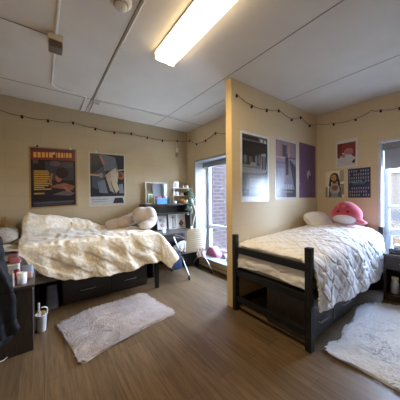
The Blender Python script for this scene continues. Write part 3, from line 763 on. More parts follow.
# ------------------------------------------------------------------ rugs
def rug(name, label, outline, h, blade, nbl, matc, seed):
    rr = random.Random(seed)
    # smooth the outline
    pts = [Vector((x, y, 0)) for x, y in outline]; n = len(pts); ring = []
    for i in range(n):
        p0, p1, p2, p3 = pts[i-1], pts[i], pts[(i+1) % n], pts[(i+2) % n]
        for k in range(6):
            f = k/6
            ring.append(.5*((2*p1)+(p2-p0)*f+(2*p0-5*p1+4*p2-p3)*f*f+(3*p1-p0-3*p2+p3)*f**3))
    c = sum(ring, Vector())/len(ring)
    mb = MB(); L = 14; m = len(ring); vs = []; fs = []
    for l in range(L+1):
        f = l/L
        for p in ring:
            q = c+(p-c)*f; wob = 1+.012*nz(p.x*9, p.y*9, seed) if f > .9 else 1
            q = c+(q-c)*wob
            z = h*(1-max(0, (f-.9)/.1)**2*.85)*(1+.35*nz(q.x*8, q.y*8, seed)) if l < L else .004
            vs.append((q.x, q.y, max(.003, z)))
    for l in range(L):
        for k in range(m):
            k2 = (k+1) % m; fs.append((l*m+k, l*m+k2, (l+1)*m+k2, (l+1)*m+k))
    mb.add(vs, fs, matc, True)
    # tufts of pile
    xs = [p.x for p in ring]; ys = [p.y for p in ring]
    def inside(x, y):
        r_ = False; j = m-1
        for i in range(m):
            if (ring[i].y > y) != (ring[j].y > y) and x < (ring[j].x-ring[i].x)*(y-ring[i].y)/(ring[j].y-ring[i].y)+ring[i].x: r_ = not r_
            j = i
        return r_
    tv = []; tf = []
    cnt = 0
    while cnt < nbl:
        x = rr.uniform(min(xs), max(xs)); y = rr.uniform(min(ys), max(ys))
        if not inside(x, y): continue
        cnt += 1
        a = 5*nz(x*2.4, y*2.4, seed+3) + rr.uniform(-.7, .7); l = blade*rr.uniform(.6, 1.3)*(1+.25*nz(x*14, y*14, seed)); w = blade*.16
        z0 = h*(.8+.25*nz(x*11, y*11, seed+1)); dx, dy = cos(a)*l, sin(a)*l
        px, py = -sin(a)*w, cos(a)*w; b = len(tv)
        tv += [(x-px, y-py, z0), (x+px, y+py, z0), (x+dx*.55+px, y+dy*.55+py, z0+l*.38), (x+dx*.55-px, y+dy*.55-py, z0+l*.38), (x+dx, y+dy, max(.006, z0+l*.22))]
        tf += [(b, b+1, b+2, b+3), (b+3, b+2, b+4)]
    mb.add(tv, tf, matc, True)
    o = mb.build(name, fixn=False); tag(o, label, 'rug')
    return o
M_rug1 = plain('pale_pile', (.38, .31, .27), .95, var=.12, vscale=14, sheen=.3)
M_rug2 = plain('white_pile', (.66, .65, .66), .95, var=.07, vscale=12, sheen=.3)
def edge(pts, k):
    out = []
    for (a, b) in zip(pts, pts[1:]+pts[:1]):
        for i in range(k): out.append((a[0]+(b[0]-a[0])*i/k, a[1]+(b[1]-a[1])*i/k))
    return out
rug('fluffy_rug', 'pale rectangular fluffy rug in the middle of the floor', [(.125,2.735),(.24,2.80),(.345,2.865),(.52,2.885),(.69,2.89),(.92,2.90),(1.13,2.90),(1.165,2.72),(1.20,2.45),(1.235,2.19),(1.08,2.155),(.907,2.14),(.73,2.10),(.558,2.065),(.40,2.02),(.25,1.985),(.215,2.15),(.181,2.34),(.15,2.54)], .018, .026, 9000, M_rug1, 1)
rug('fluffy_rug', 'white scalloped fluffy rug on the right in front of the nightstand', [(1.975,.835),(2.09,.86),(2.20,.835),(2.29,.85),(2.42,.89),(2.57,.885),(2.70,.90),(2.84,.925),(2.95,.955),(3.06,.955),(3.25,.87),(3.42,.73),(3.46,.50),(3.44,.2),(3.3,-.05),(3.0,-.12),(2.6,-.10),(2.25,-.02),(2.02,.12),(1.96,.37),(1.965,.59),(1.955,.74)], .022, .034, 16000, M_rug2, 2)

# ------------------------------------------------------------------ desk with hutch in the back corner
DX0, DX1 = 1.50, 2.50
t = thing('desk_with_hutch', 'dark wood desk with a hutch in the back corner', 'desk', (2.0, 3.7, 0))
MB().box((DX0, 3.38, .685), (DX1, 3.99, .715), M_top).build('desktop', t, bevel=.003)
MB().box((DX0+.01, 3.42, 0), (DX0+.035, 3.98, .685), M_dwood).build('side_panel', t, bevel=.002)
MB().box((DX1-.035, 3.42, 0), (DX1-.01, 3.98, .685), M_dwood).build('side_panel', t, bevel=.002)
MB().box((DX0+.035, 3.93, .25), (DX1-.035, 3.95, .685), M_dwood).build('modesty_panel', t)
d = MB().box((1.60, 3.40, .585), (2.40, 3.42, .68), M_dwoodx).box((1.61, 3.42, .59), (2.39, 3.85, .675), M_dkgrey).build('drawer', t, bevel=.003)
MB().tube([(1.93, 3.40, .635), (1.93, 3.375, .635), (2.07, 3.375, .635), (2.07, 3.40, .635)], .005, M_chrome, 8).build('handle', d)
MB().box((DX0, 3.69, .715), (DX0+.03, 3.99, 1.24), M_dwood).build('hutch_side', t, bevel=.002)
MB().box((DX1-.03, 3.69, .715), (DX1, 3.99, 1.24), M_dwood).build('hutch_side', t, bevel=.002)
MB().box((DX0+.03, 3.69, 1.212), (DX1-.03, 3.99, 1.237), M_dwoodx).build('hutch_top', t, bevel=.002)
MB().box((DX0+.03, 3.705, 1.035), (DX1-.03, 3.99, 1.055), M_dwoodx).build('hutch_shelf', t, bevel=.002)
MB().box((DX0+.03, 3.965, .715), (DX1-.03, 3.985, 1.21), M_dwood).build('hutch_back', t)
ZH = 1.238
# mirror
t = thing('mirror', 'white framed mirror leaning on the wall behind the desk hutch', 'mirror', (1.91, 3.95, ZH))
mb = MB(); mx0, mx1, mz0, mz1, fw = 1.615, 2.105, ZH+.002, 1.665, .02
for a, b in (((mx0, 3.955, mz0), (mx1, 3.98, mz0+fw)), ((mx0, 3.955, mz1-fw), (mx1, 3.98, mz1)), ((mx0, 3.955, mz0+fw), (mx0+fw, 3.98, mz1-fw)), ((mx1-fw, 3.955, mz0+fw), (mx1, 3.98, mz1-fw))): mb.box(a, b, M_white)
mb.build('frame', t, bevel=.004)
MB().box((mx0+fw, 3.965, mz0+fw), (mx1-fw, 3.975, mz1-fw), plain('mirror_silver', (.82, .83, .84), .03, metal=1, var=0)).build('glass', t)
# wire shelf
M_wirew = col((.44, .41, .34), .4)
t = thing('wire_shelf', 'white wire shelf standing on the right half of the desk hutch', 'shelf', (2.34, 3.84, ZH))
sx0, sx1, sy0, sy1 = 2.115, 2.565, 3.76, 3.90
fr = MB()
for x in (sx0, sx1):
    fr.tube([(x, sy0, ZH), (x, sy0, 1.70), (x, sy1, 1.70), (x, sy1, ZH)], .006, M_wirew, 8)
fr.tube([(sx0, sy1, 1.70), (sx1, sy1, 1.70)], .006, M_wirew, 8)
# legs end on the hutch: right pair moved in to the top's edge
fr.build('frame', t)
for z in (1.405, 1.55):
    s = MB().box((sx0, sy0, z-.009), (sx1, sy1, z), M_wirew); s.build('shelf_board', t, bevel=.002)
# things on the hutch and wire shelf
t = thing('greeting_card', 'green and white card at the left of the hutch top', 'card', (1.645, 3.83, ZH))
MB().box((1.61, 3.815, ZH), (1.70, 3.82, ZH+.20), col((.60,.62,.52), .6)).box((1.625, 3.8145, ZH+.03), (1.685, 3.815, ZH+.17), col((.20,.34,.13), .6)).build('front_panel', t)
MB().box((1.61, 3.82, ZH), (1.70, 3.90, ZH+.008), col((.60,.62,.55), .6)).build('foot', t)
t = thing('storage_basket', 'bright blue box on the desk hutch', 'box', (1.86, 3.78, ZH))
MB().box((1.74, 3.72, ZH), (1.96, 3.83, ZH+.10), col((.10,.30,.62), .45)).build('body', t, bevel=.008)
MB().box((1.735, 3.715, ZH+.10), (1.965, 3.835, ZH+.112), col((.12,.34,.66), .45)).build('rim', t, bevel=.003)
o = bag('cosmetic_pouch', 'pink pouch lying on the bright blue box', (1.80, 3.78, ZH+.112), .12, .07, .035, col((.45,.14,.18), .6), 'pouch', handles=False)
o = bag('cosmetic_pouch', 'red pouch lying on the right end of the blue box', (1.91, 3.78, ZH+.112), .08, .07, .03, col((.32,.05,.07), .6), 'pouch', handles=False)
o = MB().box((1.705, 3.76, ZH), (1.73, 3.82, ZH+.13), col((.66,.66,.66), .5)).build('lotion_tube', bevel=.006); tag(o, 'white tube standing left of the bright blue box', 'tube')
o = MB().box((1.975, 3.73, ZH), (2.04, 3.81, ZH+.11), col((.03,.03,.035), .5)).build('speaker', bevel=.008); tag(o, 'small black speaker right of the bright blue box', 'speaker')
jar('cup', 'white cup between the speaker and the orange ornament', (2.17, 3.80, ZH), .042, .05, col((.66,.65,.62), .4))
t = thing('pumpkin_ornament', 'small orange pumpkin ornament under the wire shelf', 'ornament', (2.345, 3.79, ZH))
P = [[(2.345+(.055*cos(a)*(1-.0*b)+0)*cos(b)*(1+.09*abs(cos(4*a))), 3.79+.055*sin(a)*cos(b)*(1+.09*abs(cos(4*a))), ZH+.05+.05*sin(b)) for a in [2*pi*i/32 for i in range(33)]] for b in [-pi/2+pi*j/14 for j in range(15)]]
MB().grid(P, col((.62,.27,.03), .5)).build('body', t)
MB().tube([(2.345, 3.79, ZH+.095), (2.35, 3.79, ZH+.125)], [.009, .006], col((.2,.15,.06), .7), 8).build('stem', t)
jar('cup', 'white cup right of the orange pumpkin ornament', (2.45, 3.80, ZH), .032, .07, col((.62,.62,.6), .4))
o = MB().box((2.22, 3.78, ZH), (2.285, 3.85, ZH+.075), col((.025,.025,.028), .5)).build('camera_case', bevel=.01); tag(o, 'small black case left of the orange pumpkin ornament', 'case')
jar('bottle', 'tall white bottle on the lower wire shelf', (2.165, 3.82, 1.406), .022, .12, col((.68,.68,.68), .4), lid=col((.7,.7,.7), .4), cat='bottle', neck=.01)
jar('bottle', 'short white bottle on the lower wire shelf', (2.235, 3.82, 1.406), .03, .07, col((.66,.66,.66), .4), lid=col((.7,.7,.7), .4), cat='bottle', neck=.02)
o = bag('makeup_bag', 'dusty pink bag on the lower wire shelf', (2.335, 3.83, 1.406), .09, .07, .04, col((.36,.20,.18), .7), 'bag', handles=False)
t = thing('camera', 'small black camera on the lower wire shelf', 'camera', (2.45, 3.82, 1.406))
MB().box((2.405, 3.80, 1.406), (2.50, 3.84, 1.47), col((.015,.015,.017), .5)).build('body', t, bevel=.008)
MB().lathe((2.45, 3.775, 1.436), [(0, 0), (.02, 0), (.024, .004), (.024, .026), (0, .027)], col((.02,.02,.022), .3), 18, 'y').build('lens', t)
t = thing('picture_frame', 'small white frame at the left of the upper wire shelf', 'picture frame', (2.225, 3.83, 1.551))
MB().box((2.155, 3.83, 1.551), (2.285, 3.845, 1.685), M_white).build('frame', t, bevel=.003)
MB().box((2.17, 3.828, 1.566), (2.235, 3.8305, 1.67), col((.40,.36,.33), .5)).build('picture', t)
jar('cup', 'beige cup on the upper wire shelf', (2.37, 3.82, 1.551), .03, .055, col((.48,.42,.34), .5))
jar('cup', 'white cup with a dark top on the upper wire shelf', (2.475, 3.82, 1.551), .033, .075, col((.62,.62,.6), .5), lid=col((.05,.04,.04), .5))
# trailing plant
t = thing('trailing_plant', 'grey-green trailing plant spilling down the right of the hutch', 'plant', (2.50, 3.72, ZH))
MB().lathe((2.525, 3.83, 1.4055), [(0, 0), (.03, 0), (.036, .05), (.032, .05), (.028, .01), (0, .008)], col((.5,.48,.44), .6), 16).build('pot', t)
lf = MB(); st = MB(); rr = random.Random(5)
M_lf = plain('leaf', (.17, .26, .18), .5, var=.25, vscale=30); M_lf2 = plain('leaf_pale', (.33, .42, .34), .5, var=.2, vscale=30)
for s_ in range(18):
    p = Vector((2.52+rr.uniform(-.045, .015), 3.79, 1.47+rr.uniform(-.03, .03))); pts = [p.copy()]
    dx = rr.uniform(-.018, .006); L_ = rr.randint(6, 13)
    for k in range(L_):
        p = p + Vector((dx+rr.uniform(-.008, .008), -.030 if k < 5 else rr.uniform(-.006, .004), .02 if k == 0 else -.040)); p.x = min(p.x, 2.57); p.z = max(p.z, .98); pts.append(p.copy())
        for q in range(3):
            a = rr.uniform(0, 2*pi); d = Vector((cos(a)*.7, sin(a)*.7-.2, rr.uniform(-.6, .3))).normalized(); n = d.cross(Vector((rr.uniform(-1,1), rr.uniform(-1,1), 1))).normalized()
            l = rr.uniform(.03, .048); c0 = p; m = M_lf if rr.random() < .6 else M_lf2
            tip = c0+d*l; 
            if tip.x > 2.60: continue
            lf.add([c0, c0+d*l*.5+n*l*.3, tip, c0+d*l*.5-n*l*.3], [(0,1,2,3)], m)
    st.tube(pts, .002, M_lf, 5)
st.build('stems', t); lf.build('foliage', t, fixn=False)
# desk lamp
t = thing('desk_lamp', 'slim white desk lamp at the right end of the desk', 'lamp', (2.44, 3.58, .715))
MB().lathe((2.44, 3.58, .715), [(0, 0), (.055, 0), (.055, .012), (.02, .02), (0, .022)], M_white, 24).build('base', t)
MB().tube([(2.44, 3.58, .73), (2.47, 3.56, .92), (2.51, 3.54, 1.06)], .008, M_white, 8).build('lower_arm', t)
MB().tube([(2.51, 3.54, 1.06), (2.455, 3.54, 1.20), (2.415, 3.545, 1.30)], .011, M_white, 8).build('upper_arm', t)
MB().lathe((2.41, 3.54, 1.27), [(.012, .05), (.02, .04), (.035, 0), (.03, 0), (.01, .035)], M_white, 18).build('lamp_head', t)
o = bag('crumpled_tissue', 'white crumpled tissue at the foot of the desk lamp', (2.37, 3.50, .716), .06, .05, .07, col((.68,.68,.7), .8), 'tissue', handles=False)
# framed pictures in the hutch
def framed(label, x0, x1, z0, z1, y, fc, paper, items, fw=.012):
    t = thing('picture_frame', label, 'picture frame', ((x0+x1)/2, y, z0))
    M = Matrix.Translation((0, y, z0)) @ rotm('X', -.10) @ Matrix.Translation((0, -y, -z0))
    mb = MB()
    for a, b in (((x0,y-.012,z0),(x1,y,z0+fw)), ((x0,y-.012,z1-fw),(x1,y,z1)), ((x0,y-.012,z0+fw),(x0+fw,y,z1-fw)), ((x1-fw,y-.012,z0+fw),(x1,y,z1-fw))): mb.box(a, b, fc, M)
    mb.build('frame', t, bevel=.002)
    p = MB().box((x0+fw,y-.008,z0+fw),(x1-fw,y-.001,z1-fw), paper, M)
    l = .0085
    for it in items:
        l += .0003; W = x1-x0; Hh = z1-z0
        p.poly([M @ Vector((x0+W*u, y-l, z0+Hh*v)) for u, v in it[1]], col(it[0], .6))
    p.build('picture', t, fixn=False)
    return t
fy = 3.86
circ = lambda u, v, r, s=1: [(u+r*cos(2*pi*i/14), v+r*s*sin(2*pi*i/14)) for i in range(14)]
framed('black framed photo at the left inside the desk hutch', 1.80, 2.03, .718, 1.015, fy, col((.05,.045,.045), .4), col((.56,.54,.54), .6), [((.34,.26,.24), circ(.35,.66,.13,.8)), ((.30,.30,.36), circ(.62,.58,.15)), ((.42,.30,.28), circ(.5,.3,.2,.7)), ((.2,.18,.2), circ(.4,.34,.08))])
framed('framed print with a thin upright stem, middle of the desk hutch', 2.055, 2.215, .718, 1.03, fy, col((.55,.53,.5), .4), col((.50,.49,.49), .6), [((.10,.10,.08), [(.56,.05),(.70,.05),(.68,.7),(.62,.92),(.58,.7)]), ((.14,.14,.1), [(.42,.74),(.62,.68),(.88,.76),(.64,.82)]), ((.14,.13,.1), [(.4,.06),(.9,.06),(.9,.10),(.4,.10)])])
framed('white print with a dark brown diamond at the right inside the hutch', 2.225, 2.46, .718, 1.03, fy, col((.6,.58,.55), .4), col((.58,.56,.53), .6), [((.075,.03,.025), [(.25,.30),(.52,.10),(.80,.34),(.54,.60)]), ((.16,.06,.05), [(.40,.34),(.54,.22),(.68,.36),(.55,.5)]), ((.30,.22,.2), [(.15,.08),(.85,.08),(.8,.12),(.2,.12)])])
o = bag('pencil_pouch', 'small white tissue pack beside the black framed photo', (1.79, 3.55, .716), .07, .05, .09, col((.60,.63,.70), .6), 'pouch', handles=False)
# floor under the desk
bag('duffel_bag', 'dark blue bag on the floor under the desk', (2.07, 3.62, 0), .24, .2, .33, col((.03,.05,.13), .6), hm=col((.02,.03,.08), .6))
o = MB().box((2.24, 3.55, 0), (2.44, 3.86, .26), col((.015,.015,.017), .5)).build('storage_bin', bevel=.01); tag(o, 'black storage bin on the floor under the right of the desk', 'bin')
# ------------------------------------------------------------------ desk chair
t = thing('desk_chair', 'cream plastic desk chair on casters facing the desk', 'chair', (2.10, 3.2, 0))
# backrest: slightly curved ribbed shell
P = []; 
for j in range(81):
    f = j/80; z = .455+.395*f; row = []
    for i in range(25):
        g = i/24; x = 1.885+.39*g + .004
        rib = .002*(1 if sin(f*2*pi*11) > .2 else -1)*(1 if .08 < g < .92 else 0)
        y = 2.97-.035*f - .03*(1-(2*g-1)**2) + rib
        zz = z - .03*f*abs(2*g-1)**4
        row.append((x, y, zz))
    P.append(row)
o = MB().grid(P, M_cream).build('backrest', t); solid(o, .012, 1)
P = []
for j in range(25):
    f = j/24; row = []
    for i in range(25):
        g = i/24
        row.append((1.885+.40*g, 3.0+.43*f, .452+.012*abs(2*g-1)**2-.02*max(0, f-.75)*4*(f-.75)+.006*cos(f*6)))
    P.append(row)
o = MB().grid(P, M_cream).build('seat', t); solid(o, .016, -1)
for x, xo in ((1.875, 1.94), (2.295, 2.42)):
    MB().tube([(xo, 2.95, .075), (x+(xo-x)*.35, 3.13, .38), (x, 3.33, .66), (x, 3.30, .685), (x, 3.0, .69)], .009, M_chrome, 10).build('leg', t)
    MB().tube([(x, 2.935, .80), (x, 2.99, .50), (x+(xo-x)*.4, 3.14, .36), (xo-.02, 3.49, .075)], .009, M_chrome, 10).build('leg', t)
    MB().box((x-.02, 3.02, .692), (x+.02, 3.30, .71), col((.10,.10,.11), .5)).build('armrest', t, bevel=.006)
    for (cx_, cy_) in ((xo, 2.95), (xo-.02, 3.49)):
        c = MB().lathe((cx_-.011, cy_, .028), [(0, 0), (.024, 0), (.028, .004), (.028, .018), (.024, .022), (0, .022)], col((.02,.02,.022), .4), 18, 'x')
        c.tube([(cx_, cy_, .05), (cx_, cy_, .08)], .012, col((.03,.03,.03), .4), 8).build('caster', t)
MB().tube([(1.90, 3.12, .40), (2.32, 3.12, .40)], .009, M_chrome, 8).build('crossbar', t)
def sheet(name, label, fn, nu_, nv_, mat, th, cat, smooth=True):
    o = MB().grid([[fn(i/nu_, j/nv_) for j in range(nv_+1)] for i in range(nu_+1)], mat, smooth).build(name); solid(o, th, 0); return tag(o, label, cat)
sheet('folded_sweater', 'white clothing bundled on the seat of the desk chair', lambda u, v: (1.90+.30*u, 3.12+.28*v, .478+.09*sin(pi*u)**.6*sin(pi*v)**.6*(1+.4*nz(u*5, v*5, 1))), 24, 24, col((.60,.60,.63), .9), .012, 'clothing')
sheet('cloth', 'pale pink cloth hanging at the low corner of the chair back', lambda u, v: (2.07+.14*u+.01*sin(v*9), 2.915-.012*sin(u*14+v*3), .50-.15*v-.02*nz(u*4, v*3, 2)), 16, 16, col((.58,.50,.50), .9), .006, 'cloth')

# ------------------------------------------------------------------ window seat things
bag('gift_bag', 'pink bag lying on the alcove window sill', (2.74, 3.27, .2065), .20, .36, .165, col((.40,.13,.22), .55), handles=False)
bag('trinket', 'small brown pouch on the sill next to the partition', (2.70, 2.80, .2065), .07, .09, .05, col((.16,.12,.10), .6), 'pouch', handles=False)
bag('cloth_bundle', 'beige cloth bundle on the sill right of the pink bag', (2.78, 2.98, .2065), .12, .14, .075, col((.40,.36,.34), .8), 'cloth', handles=False)

# ------------------------------------------------------------------ right bed
BX0, BX1, BY0, BY1 = 1.845, 3.915, .915, 1.80
t = thing('bed', 'black metal bed frame along the partition under the white comforter', 'bed', (2.9, 1.38, 0))
for x in (BX0, BX1-.0):
    for y in (BY0, BY1):
        p = MB().box((x, y, 0), (x+.055, y+.055, .905), M_black)
        for k in range(9):
            p.box((x-.001, y+.02, .12+k*.088), (x+.001, y+.034, .165+k*.088), M_dkgrey)
            p.box((x+.021, y-.001, .12+k*.088), (x+.034, y+.001, .165+k*.088), col((.05,.05,.055), .5))
        p.build('post', t, bevel=.0008)
for x in (BX0+.012, BX1+.012):
    for z0, z1 in ((.69, .757), (.42, .487), (.115, .175)):
        MB().box((x, BY0+.055, z0), (x+.03, BY1, z1), M_black).build('end_rail', t, bevel=.003)
for y in (BY0+.012, BY1+.012): MB().box((BX0+.055, y, .42), (BX1, y+.03, .50), M_black).build('side_rail', t, bevel=.003)
MB().box((BX0+.055, BY0+.045, .455), (BX1-.01, BY1+.01, .48), M_dkgrey).build('deck', t)
o = MB().box((1.925, BY0+.035, .483), (3.90, BY1+.045, .73), col((.48,.42,.35), .9)).build('mattress', bevel=.04)
tag(o, 'mattress under the white comforter', 'mattress')
drawer_unit('under_bed_chest', 'dark two-drawer chest under the white-covered bed', 1.955, 3.03, .972, 1.445, .395, [(1.965, 2.415), (2.435, 3.02)])
# white pinch-pleated comforter
def cut_hang(u): return lerp_tab([(1.9, .40), (1.97, .41), (2.25, .45), (2.6, .50), (2.9, .54), (3.4, .55), (3.88, .50)], u)
X0 = 1.915; Y0 = .945; Y1 = 1.862
Pm = []
us = [X0-.27+.27*i/36 for i in range(36)] + [X0+(3.885-X0)*i/290 for i in range(291)]
for u in us:
    row = []
    for j in range(130+80+1):
        if j <= 130: v = Y1-(Y1-Y0)*j/130
        else: v = Y0-cut_hang(max(u, X0))*(j-130)/80
        du = max(0, X0-u); dv = max(0, Y0-v)
        x = max(u, X0); y = max(v, Y0)
        z = .80+.06*min(1, max(0, (x-X0))/1.5) + .04*sin(pi*min(1, max(0, (y-Y0)/(Y1-Y0))))
        if x > 3.2: z += .005*min(1, (x-3.2)/.3)*exp(-((y-1.35)/.4)**2)
        z += .022*wr(u, v, 1.2, 4) + .012*abs(nz(u*6, v*11, 2))*max(0, 1-(u-X0)/1.1)
        e = min(y-Y0, x-X0+.02); z -= .045*exp(-max(0, e)/.055)
        if Y1-y < .1 and dv == 0: z -= .02*(1-(Y1-y)/.1)
        # pinched diamonds
        S = .26
        p = (u+v*.92)/S; q = (u-v*.92)/S
        p += .16*nz(u*4, v*4, 1); q += .16*nz(u*4, v*4, 7)
        dp = p-round(p); dq = q-round(q); fp = abs(dp); fq = abs(dq)
        r_ = hypot(dp, dq); an = atan2(dq, dp)
        crease = exp(-(fp/.045)**2)+exp(-(fq/.045)**2)
        puff = .008*(sin(pi*min(1, fp*2))*sin(pi*min(1, fq*2)))**.6 +   .013*min(1.2, crease)*(1-exp(-(r_/.16)**2)) - .011*exp(-(r_/.10)**2)
        puff += .004*sin(an*6+u*9)*exp(-((r_-.16)/.12)**2) + .003*nz(u*20, v*20, 2) + .006*nz(u*5+v*5, (u-v)*14, 5)
        if du > 0 and dv == 0:
            z -= du*.98
            x -= .010 + .5*min(.012, abs(puff)) + .016*abs(nz(v*7+u*4, u*12, 5))
            if z > .775: x -= .022+.016*nz(v*6, 3, 3)
            elif z < .685: x -= min(1, (.685-z)/.04)*(.012+.030*abs(nz(v*8+z*3, z*9, 8)))
            x = max(x, 1.862 if (z < .672 and z > .5) else 1.889 if z < .772 else 1.85)
        elif dv > 0 and du == 0:
            fl = .05*(1-exp(-dv*14)) + .05*dv
            w = .014*min(1, dv*4)*sin(u*13+2*nz(u*2, v*2, 6))
            y -= fl + w + puff
            z -= dv*.985
        elif du > 0 and dv > 0:
            d = hypot(du, dv); fl = .05*(1-exp(-dv*14)) + .05*dv
            y -= fl*min(1, dv/.05) + .3*puff; x += min(.03, du*.12) - .006
            z -= max(dv, du*.5)
        else: z += puff
        row.append((x, y, z))
    Pm.append(row)
o = MB().grid(Pm, M_wcomf).build('comforter'); solid(o, .01)
tag(o, 'white pinch-pleated comforter on the bed by the partition', 'comforter')
pillow('pillow', (3.64, 1.68, .95), (.27, .19, .15), M_wcomf, rotm('X', .7), 'white pillow propped in the corner behind the pink plush toy')
# pink plush
t = thing('plush_toy', 'round pink plush toy with a white belly on the white bed', 'plush toy', (3.66, 1.27, .93))
M_pink = plain('pink_plush', (.45, .045, .085), .9, var=.06, vscale=25, bump=.2, bscale=120, sheen=.5)
M_pink2 = plain('pink_plush_pale', (.64, .12, .165), .9, var=.06, vscale=25, sheen=.5)
C = Vector((3.68, 1.295, 1.075))
ang = radians(186)             # faces back into the room
MR = RZ(ang)
def body_f(p):
    q = Vector(p); q.z = q.z if q.z > 0 else q.z*.72
    k = 1-.20*max(0, p.z)**1.6
    q.x *= k; q.y *= k
    return q
def onbody(y, z, off=.0, rx=.165, ry=.205, rz=.20):
    # point on the front (+x local) of the body at local y, z
    zz = z/rz; zz2 = zz if zz > 0 else zz/.72
    ca = (1-min(.999, zz2*zz2))**.5; k = 1-.20*max(0, zz2)**1.6
    yy = y/(ry*k); xx = (max(0, ca*ca-yy*yy))**.5*rx*k
    return C + MR @ Vector((xx+off, y, z))
MB().ell(C, (.165, .205, .20), M_pink, MR, 40, 26, body_f).build('body', t)
def patch(name, cy, cz, ry_, rz_, mat, off=.004, flat=0):
    mb = MB(); c = onbody(cy, cz, off*1.6); ring = []; vs = [c]; fs = []
    n = 28; L_ = 5
    for l in range(1, L_+1):
        f = l/L_
        for i in range(n):
            a = 2*pi*i/n; vs.append(onbody(cy+ry_*f*cos(a), cz+rz_*f*sin(a), off*(1.6-f)))
    for i in range(n): fs.append((0, 1+i, 1+(i+1) % n))
    for l in range(L_-1):
        for i in range(n): fs.append((1+l*n+i, 1+(l+1)*n+i, 1+(l+1)*n+(i+1) % n, 1+l*n+(i+1) % n))
    return mb.add(vs, fs, mat, True).build(name, t)
patch('belly', -.002, -.062, .145, .070, plain('white_plush', (.62,.56,.55), .95, var=.05, bump=.2, bscale=100), .007)
for yy in (.055, -.065): patch('eye', yy, .055, .013, .015, col((.012,.008,.012), .2), .006)
for (a, b, r_) in ((-.01, .135, .028), (.05, .125, .018), (-.08, .13, .022)): patch('spot', a, b, r_, r_*.8, M_pink2 if r_ > .02 else col((.34,.05,.12), .9), .004)
blob('flipper', [(C+MR @ Vector((.04, .20, -.10)), (.05, .055, .03)), (C+MR @ Vector((.01, .17, -.08)), (.05, .05, .04))], M_pink2, t, .012, 4)
blob('tail', [(C+MR @ Vector((-.02, .215, -.105)), (.03, .05, .022))], M_pink2, t, .012, 2)

# ------------------------------------------------------------------ nightstand at the right
t = thing('nightstand', 'dark wood nightstand with an open shelf below the window', 'nightstand', (3.79, .59, 0))
nx0, nx1, ny0, ny1 = 3.585, 3.975, .33, .835
MB().box((nx0-.012, ny0-.012, .575), (nx1, ny1+.008, .60), M_top).build('top', t, bevel=.003)
for a, b in ((ny0, ny0+.022), (ny1-.022, ny1)): MB().box((nx0, a, 0), (nx1, b, .575), M_dwood).build('side_panel', t, bevel=.002)
MB().box((nx1-.02, ny0+.022, .03), (nx1, ny1-.022, .575), M_dwood).build('back_panel', t)
MB().box((nx0+.005, ny0+.022, .06), (nx1-.02, ny1-.022, .085), M_dwood).build('shelf', t)
MB().box((nx0+.005, ny0+.022, .405), (nx1-.02, ny1-.022, .42), M_dwood).build('shelf', t)
MB().box((nx0+.012, ny0+.022, .0), (nx0+.03, ny1-.022, .06), M_dwood).build('plinth', t)
d = MB().box((nx0-.006, ny0+.026, .425), (nx0+.012, ny1-.026, .57), M_dwood).build('drawer', t, bevel=.003)
MB().tube([(nx0-.006, .51, .50), (nx0-.032, .51, .50), (nx0-.032, .67, .50), (nx0-.006, .67, .50)], .0055, M_chrome, 8).build('handle', d)
t = thing('clock_radio', 'black clock radio on the nightstand', 'clock', (3.70, .70, .60))
MB().box((3.655, .58, .60), (3.76, .80, .665), col((.02,.02,.024), .35)).build('body', t, bevel=.008)
MB().box((3.6535, .63, .612), (3.6555, .765, .65), col((.05,.06,.075), .12)).build('display', t)
for yy in (.60, .775): MB().lathe((3.650, yy, .632), [(0, 0), (.009, 0), (.009, .006)], col((.3,.3,.32), .3), 12, 'x').build('knob', t)
o = MB().box((3.70, .62, .666), (3.79, .76, .715), col((.70,.72,.76), .7)).build('tissue_packet', bevel=.012); tag(o, 'white packet lying on top of the clock radio', 'packet')
o = MB().box((3.62, .50, .601), (3.70, .57, .606), col((.66,.68,.72), .7)).build('note_paper'); tag(o, 'white paper slip on the nightstand', 'paper')
jar('supplement_bottle', 'pale supplement bottle with a cream lid in the nightstand shelf', (3.70, .745, .0855), .043, .20, col((.42,.42,.50), .4), lid=col((.60,.52,.40), .4), cat='bottle', neck=.034)
jar('supplement_bottle', 'white bottle right of the cream-lidded one in the nightstand shelf', (3.69, .625, .0855), .04, .22, col((.60,.52,.56), .4), lid=col((.66,.66,.70), .4), cat='bottle', neck=.03)
jar('supplement_bottle', 'dark bottle behind the two pale ones in the nightstand shelf', (3.83, .68, .0855), .035, .24, col((.08,.08,.10), .4), lid=col((.05,.05,.05), .4), cat='bottle', neck=.016)

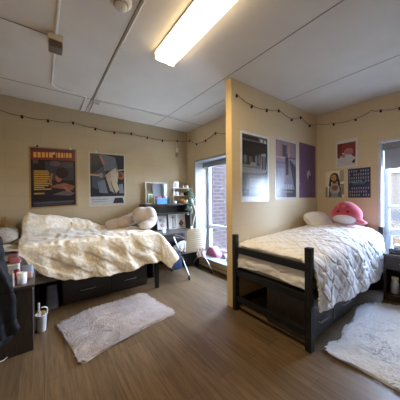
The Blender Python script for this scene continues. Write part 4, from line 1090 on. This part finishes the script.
# ------------------------------------------------------------------ lights
w = bpy.data.worlds.new('sky'); scene.world = w; w.use_nodes = True
nt = w.node_tree; bg = nt.nodes['Background']
tc = nt.nodes.new('ShaderNodeTexCoord'); sp = nt.nodes.new('ShaderNodeSeparateXYZ'); rp = nt.nodes.new('ShaderNodeValToRGB')
nt.links.new(tc.outputs['Generated'], sp.inputs['Vector']); nt.links.new(sp.outputs['Z'], rp.inputs['Fac'])
rp.color_ramp.elements[0].color = (.74, .87, 1.15, 1); rp.color_ramp.elements[1].color = (.52, .70, 1.05, 1)
nt.links.new(rp.outputs['Color'], bg.inputs['Color']); bg.inputs['Strength'].default_value = SKY
def portal(x, wn):
    y0, y1, z0, z1 = wn
    l = bpy.data.lights.new('window_portal', 'AREA'); l.shape = 'RECTANGLE'; l.size = z1-z0; l.size_y = y1-y0
    l.cycles.is_portal = True
    o = bpy.data.objects.new('window_portal', l); COL.objects.link(o); o.location = (x, (y0+y1)/2, (z0+z1)/2); o.rotation_euler = (0, radians(90), 0)
    return o
portal(3.06, W1); portal(4.32, W2)

# ------------------------------------------------------------------ camera
f_px, yaw, pit, rol = 215.0, .935187, -.01019, -.009754
F = Vector((cos(yaw)*cos(pit), sin(yaw)*cos(pit), sin(pit))); rt = Vector((sin(yaw), -cos(yaw), 0)); up = rt.cross(F)
R2 = rt*cos(rol)+up*sin(rol); U2 = up*cos(rol)-rt*sin(rol)
cam = bpy.data.cameras.new('camera'); cam.sensor_width = 36; cam.lens = f_px/400*36; cam.clip_start = .02
co = bpy.data.objects.new('camera', cam); COL.objects.link(co)
co.matrix_world = Matrix(((R2.x, U2.x, -F.x, 0), (R2.y, U2.y, -F.y, 0), (R2.z, U2.z, -F.z, 1.35), (0, 0, 0, 1)))
scene.camera = co
scene.view_settings.view_transform = 'Standard'; scene.view_settings.look = 'None'; scene.view_settings.exposure = EXPO; scene.view_settings.gamma = 1
scene.view_settings.use_curve_mapping = False
scene.cycles.max_bounces = 10; scene.cycles.diffuse_bounces = 6; scene.cycles.transparent_max_bounces = 12; scene.cycles.caustics_reflective = False
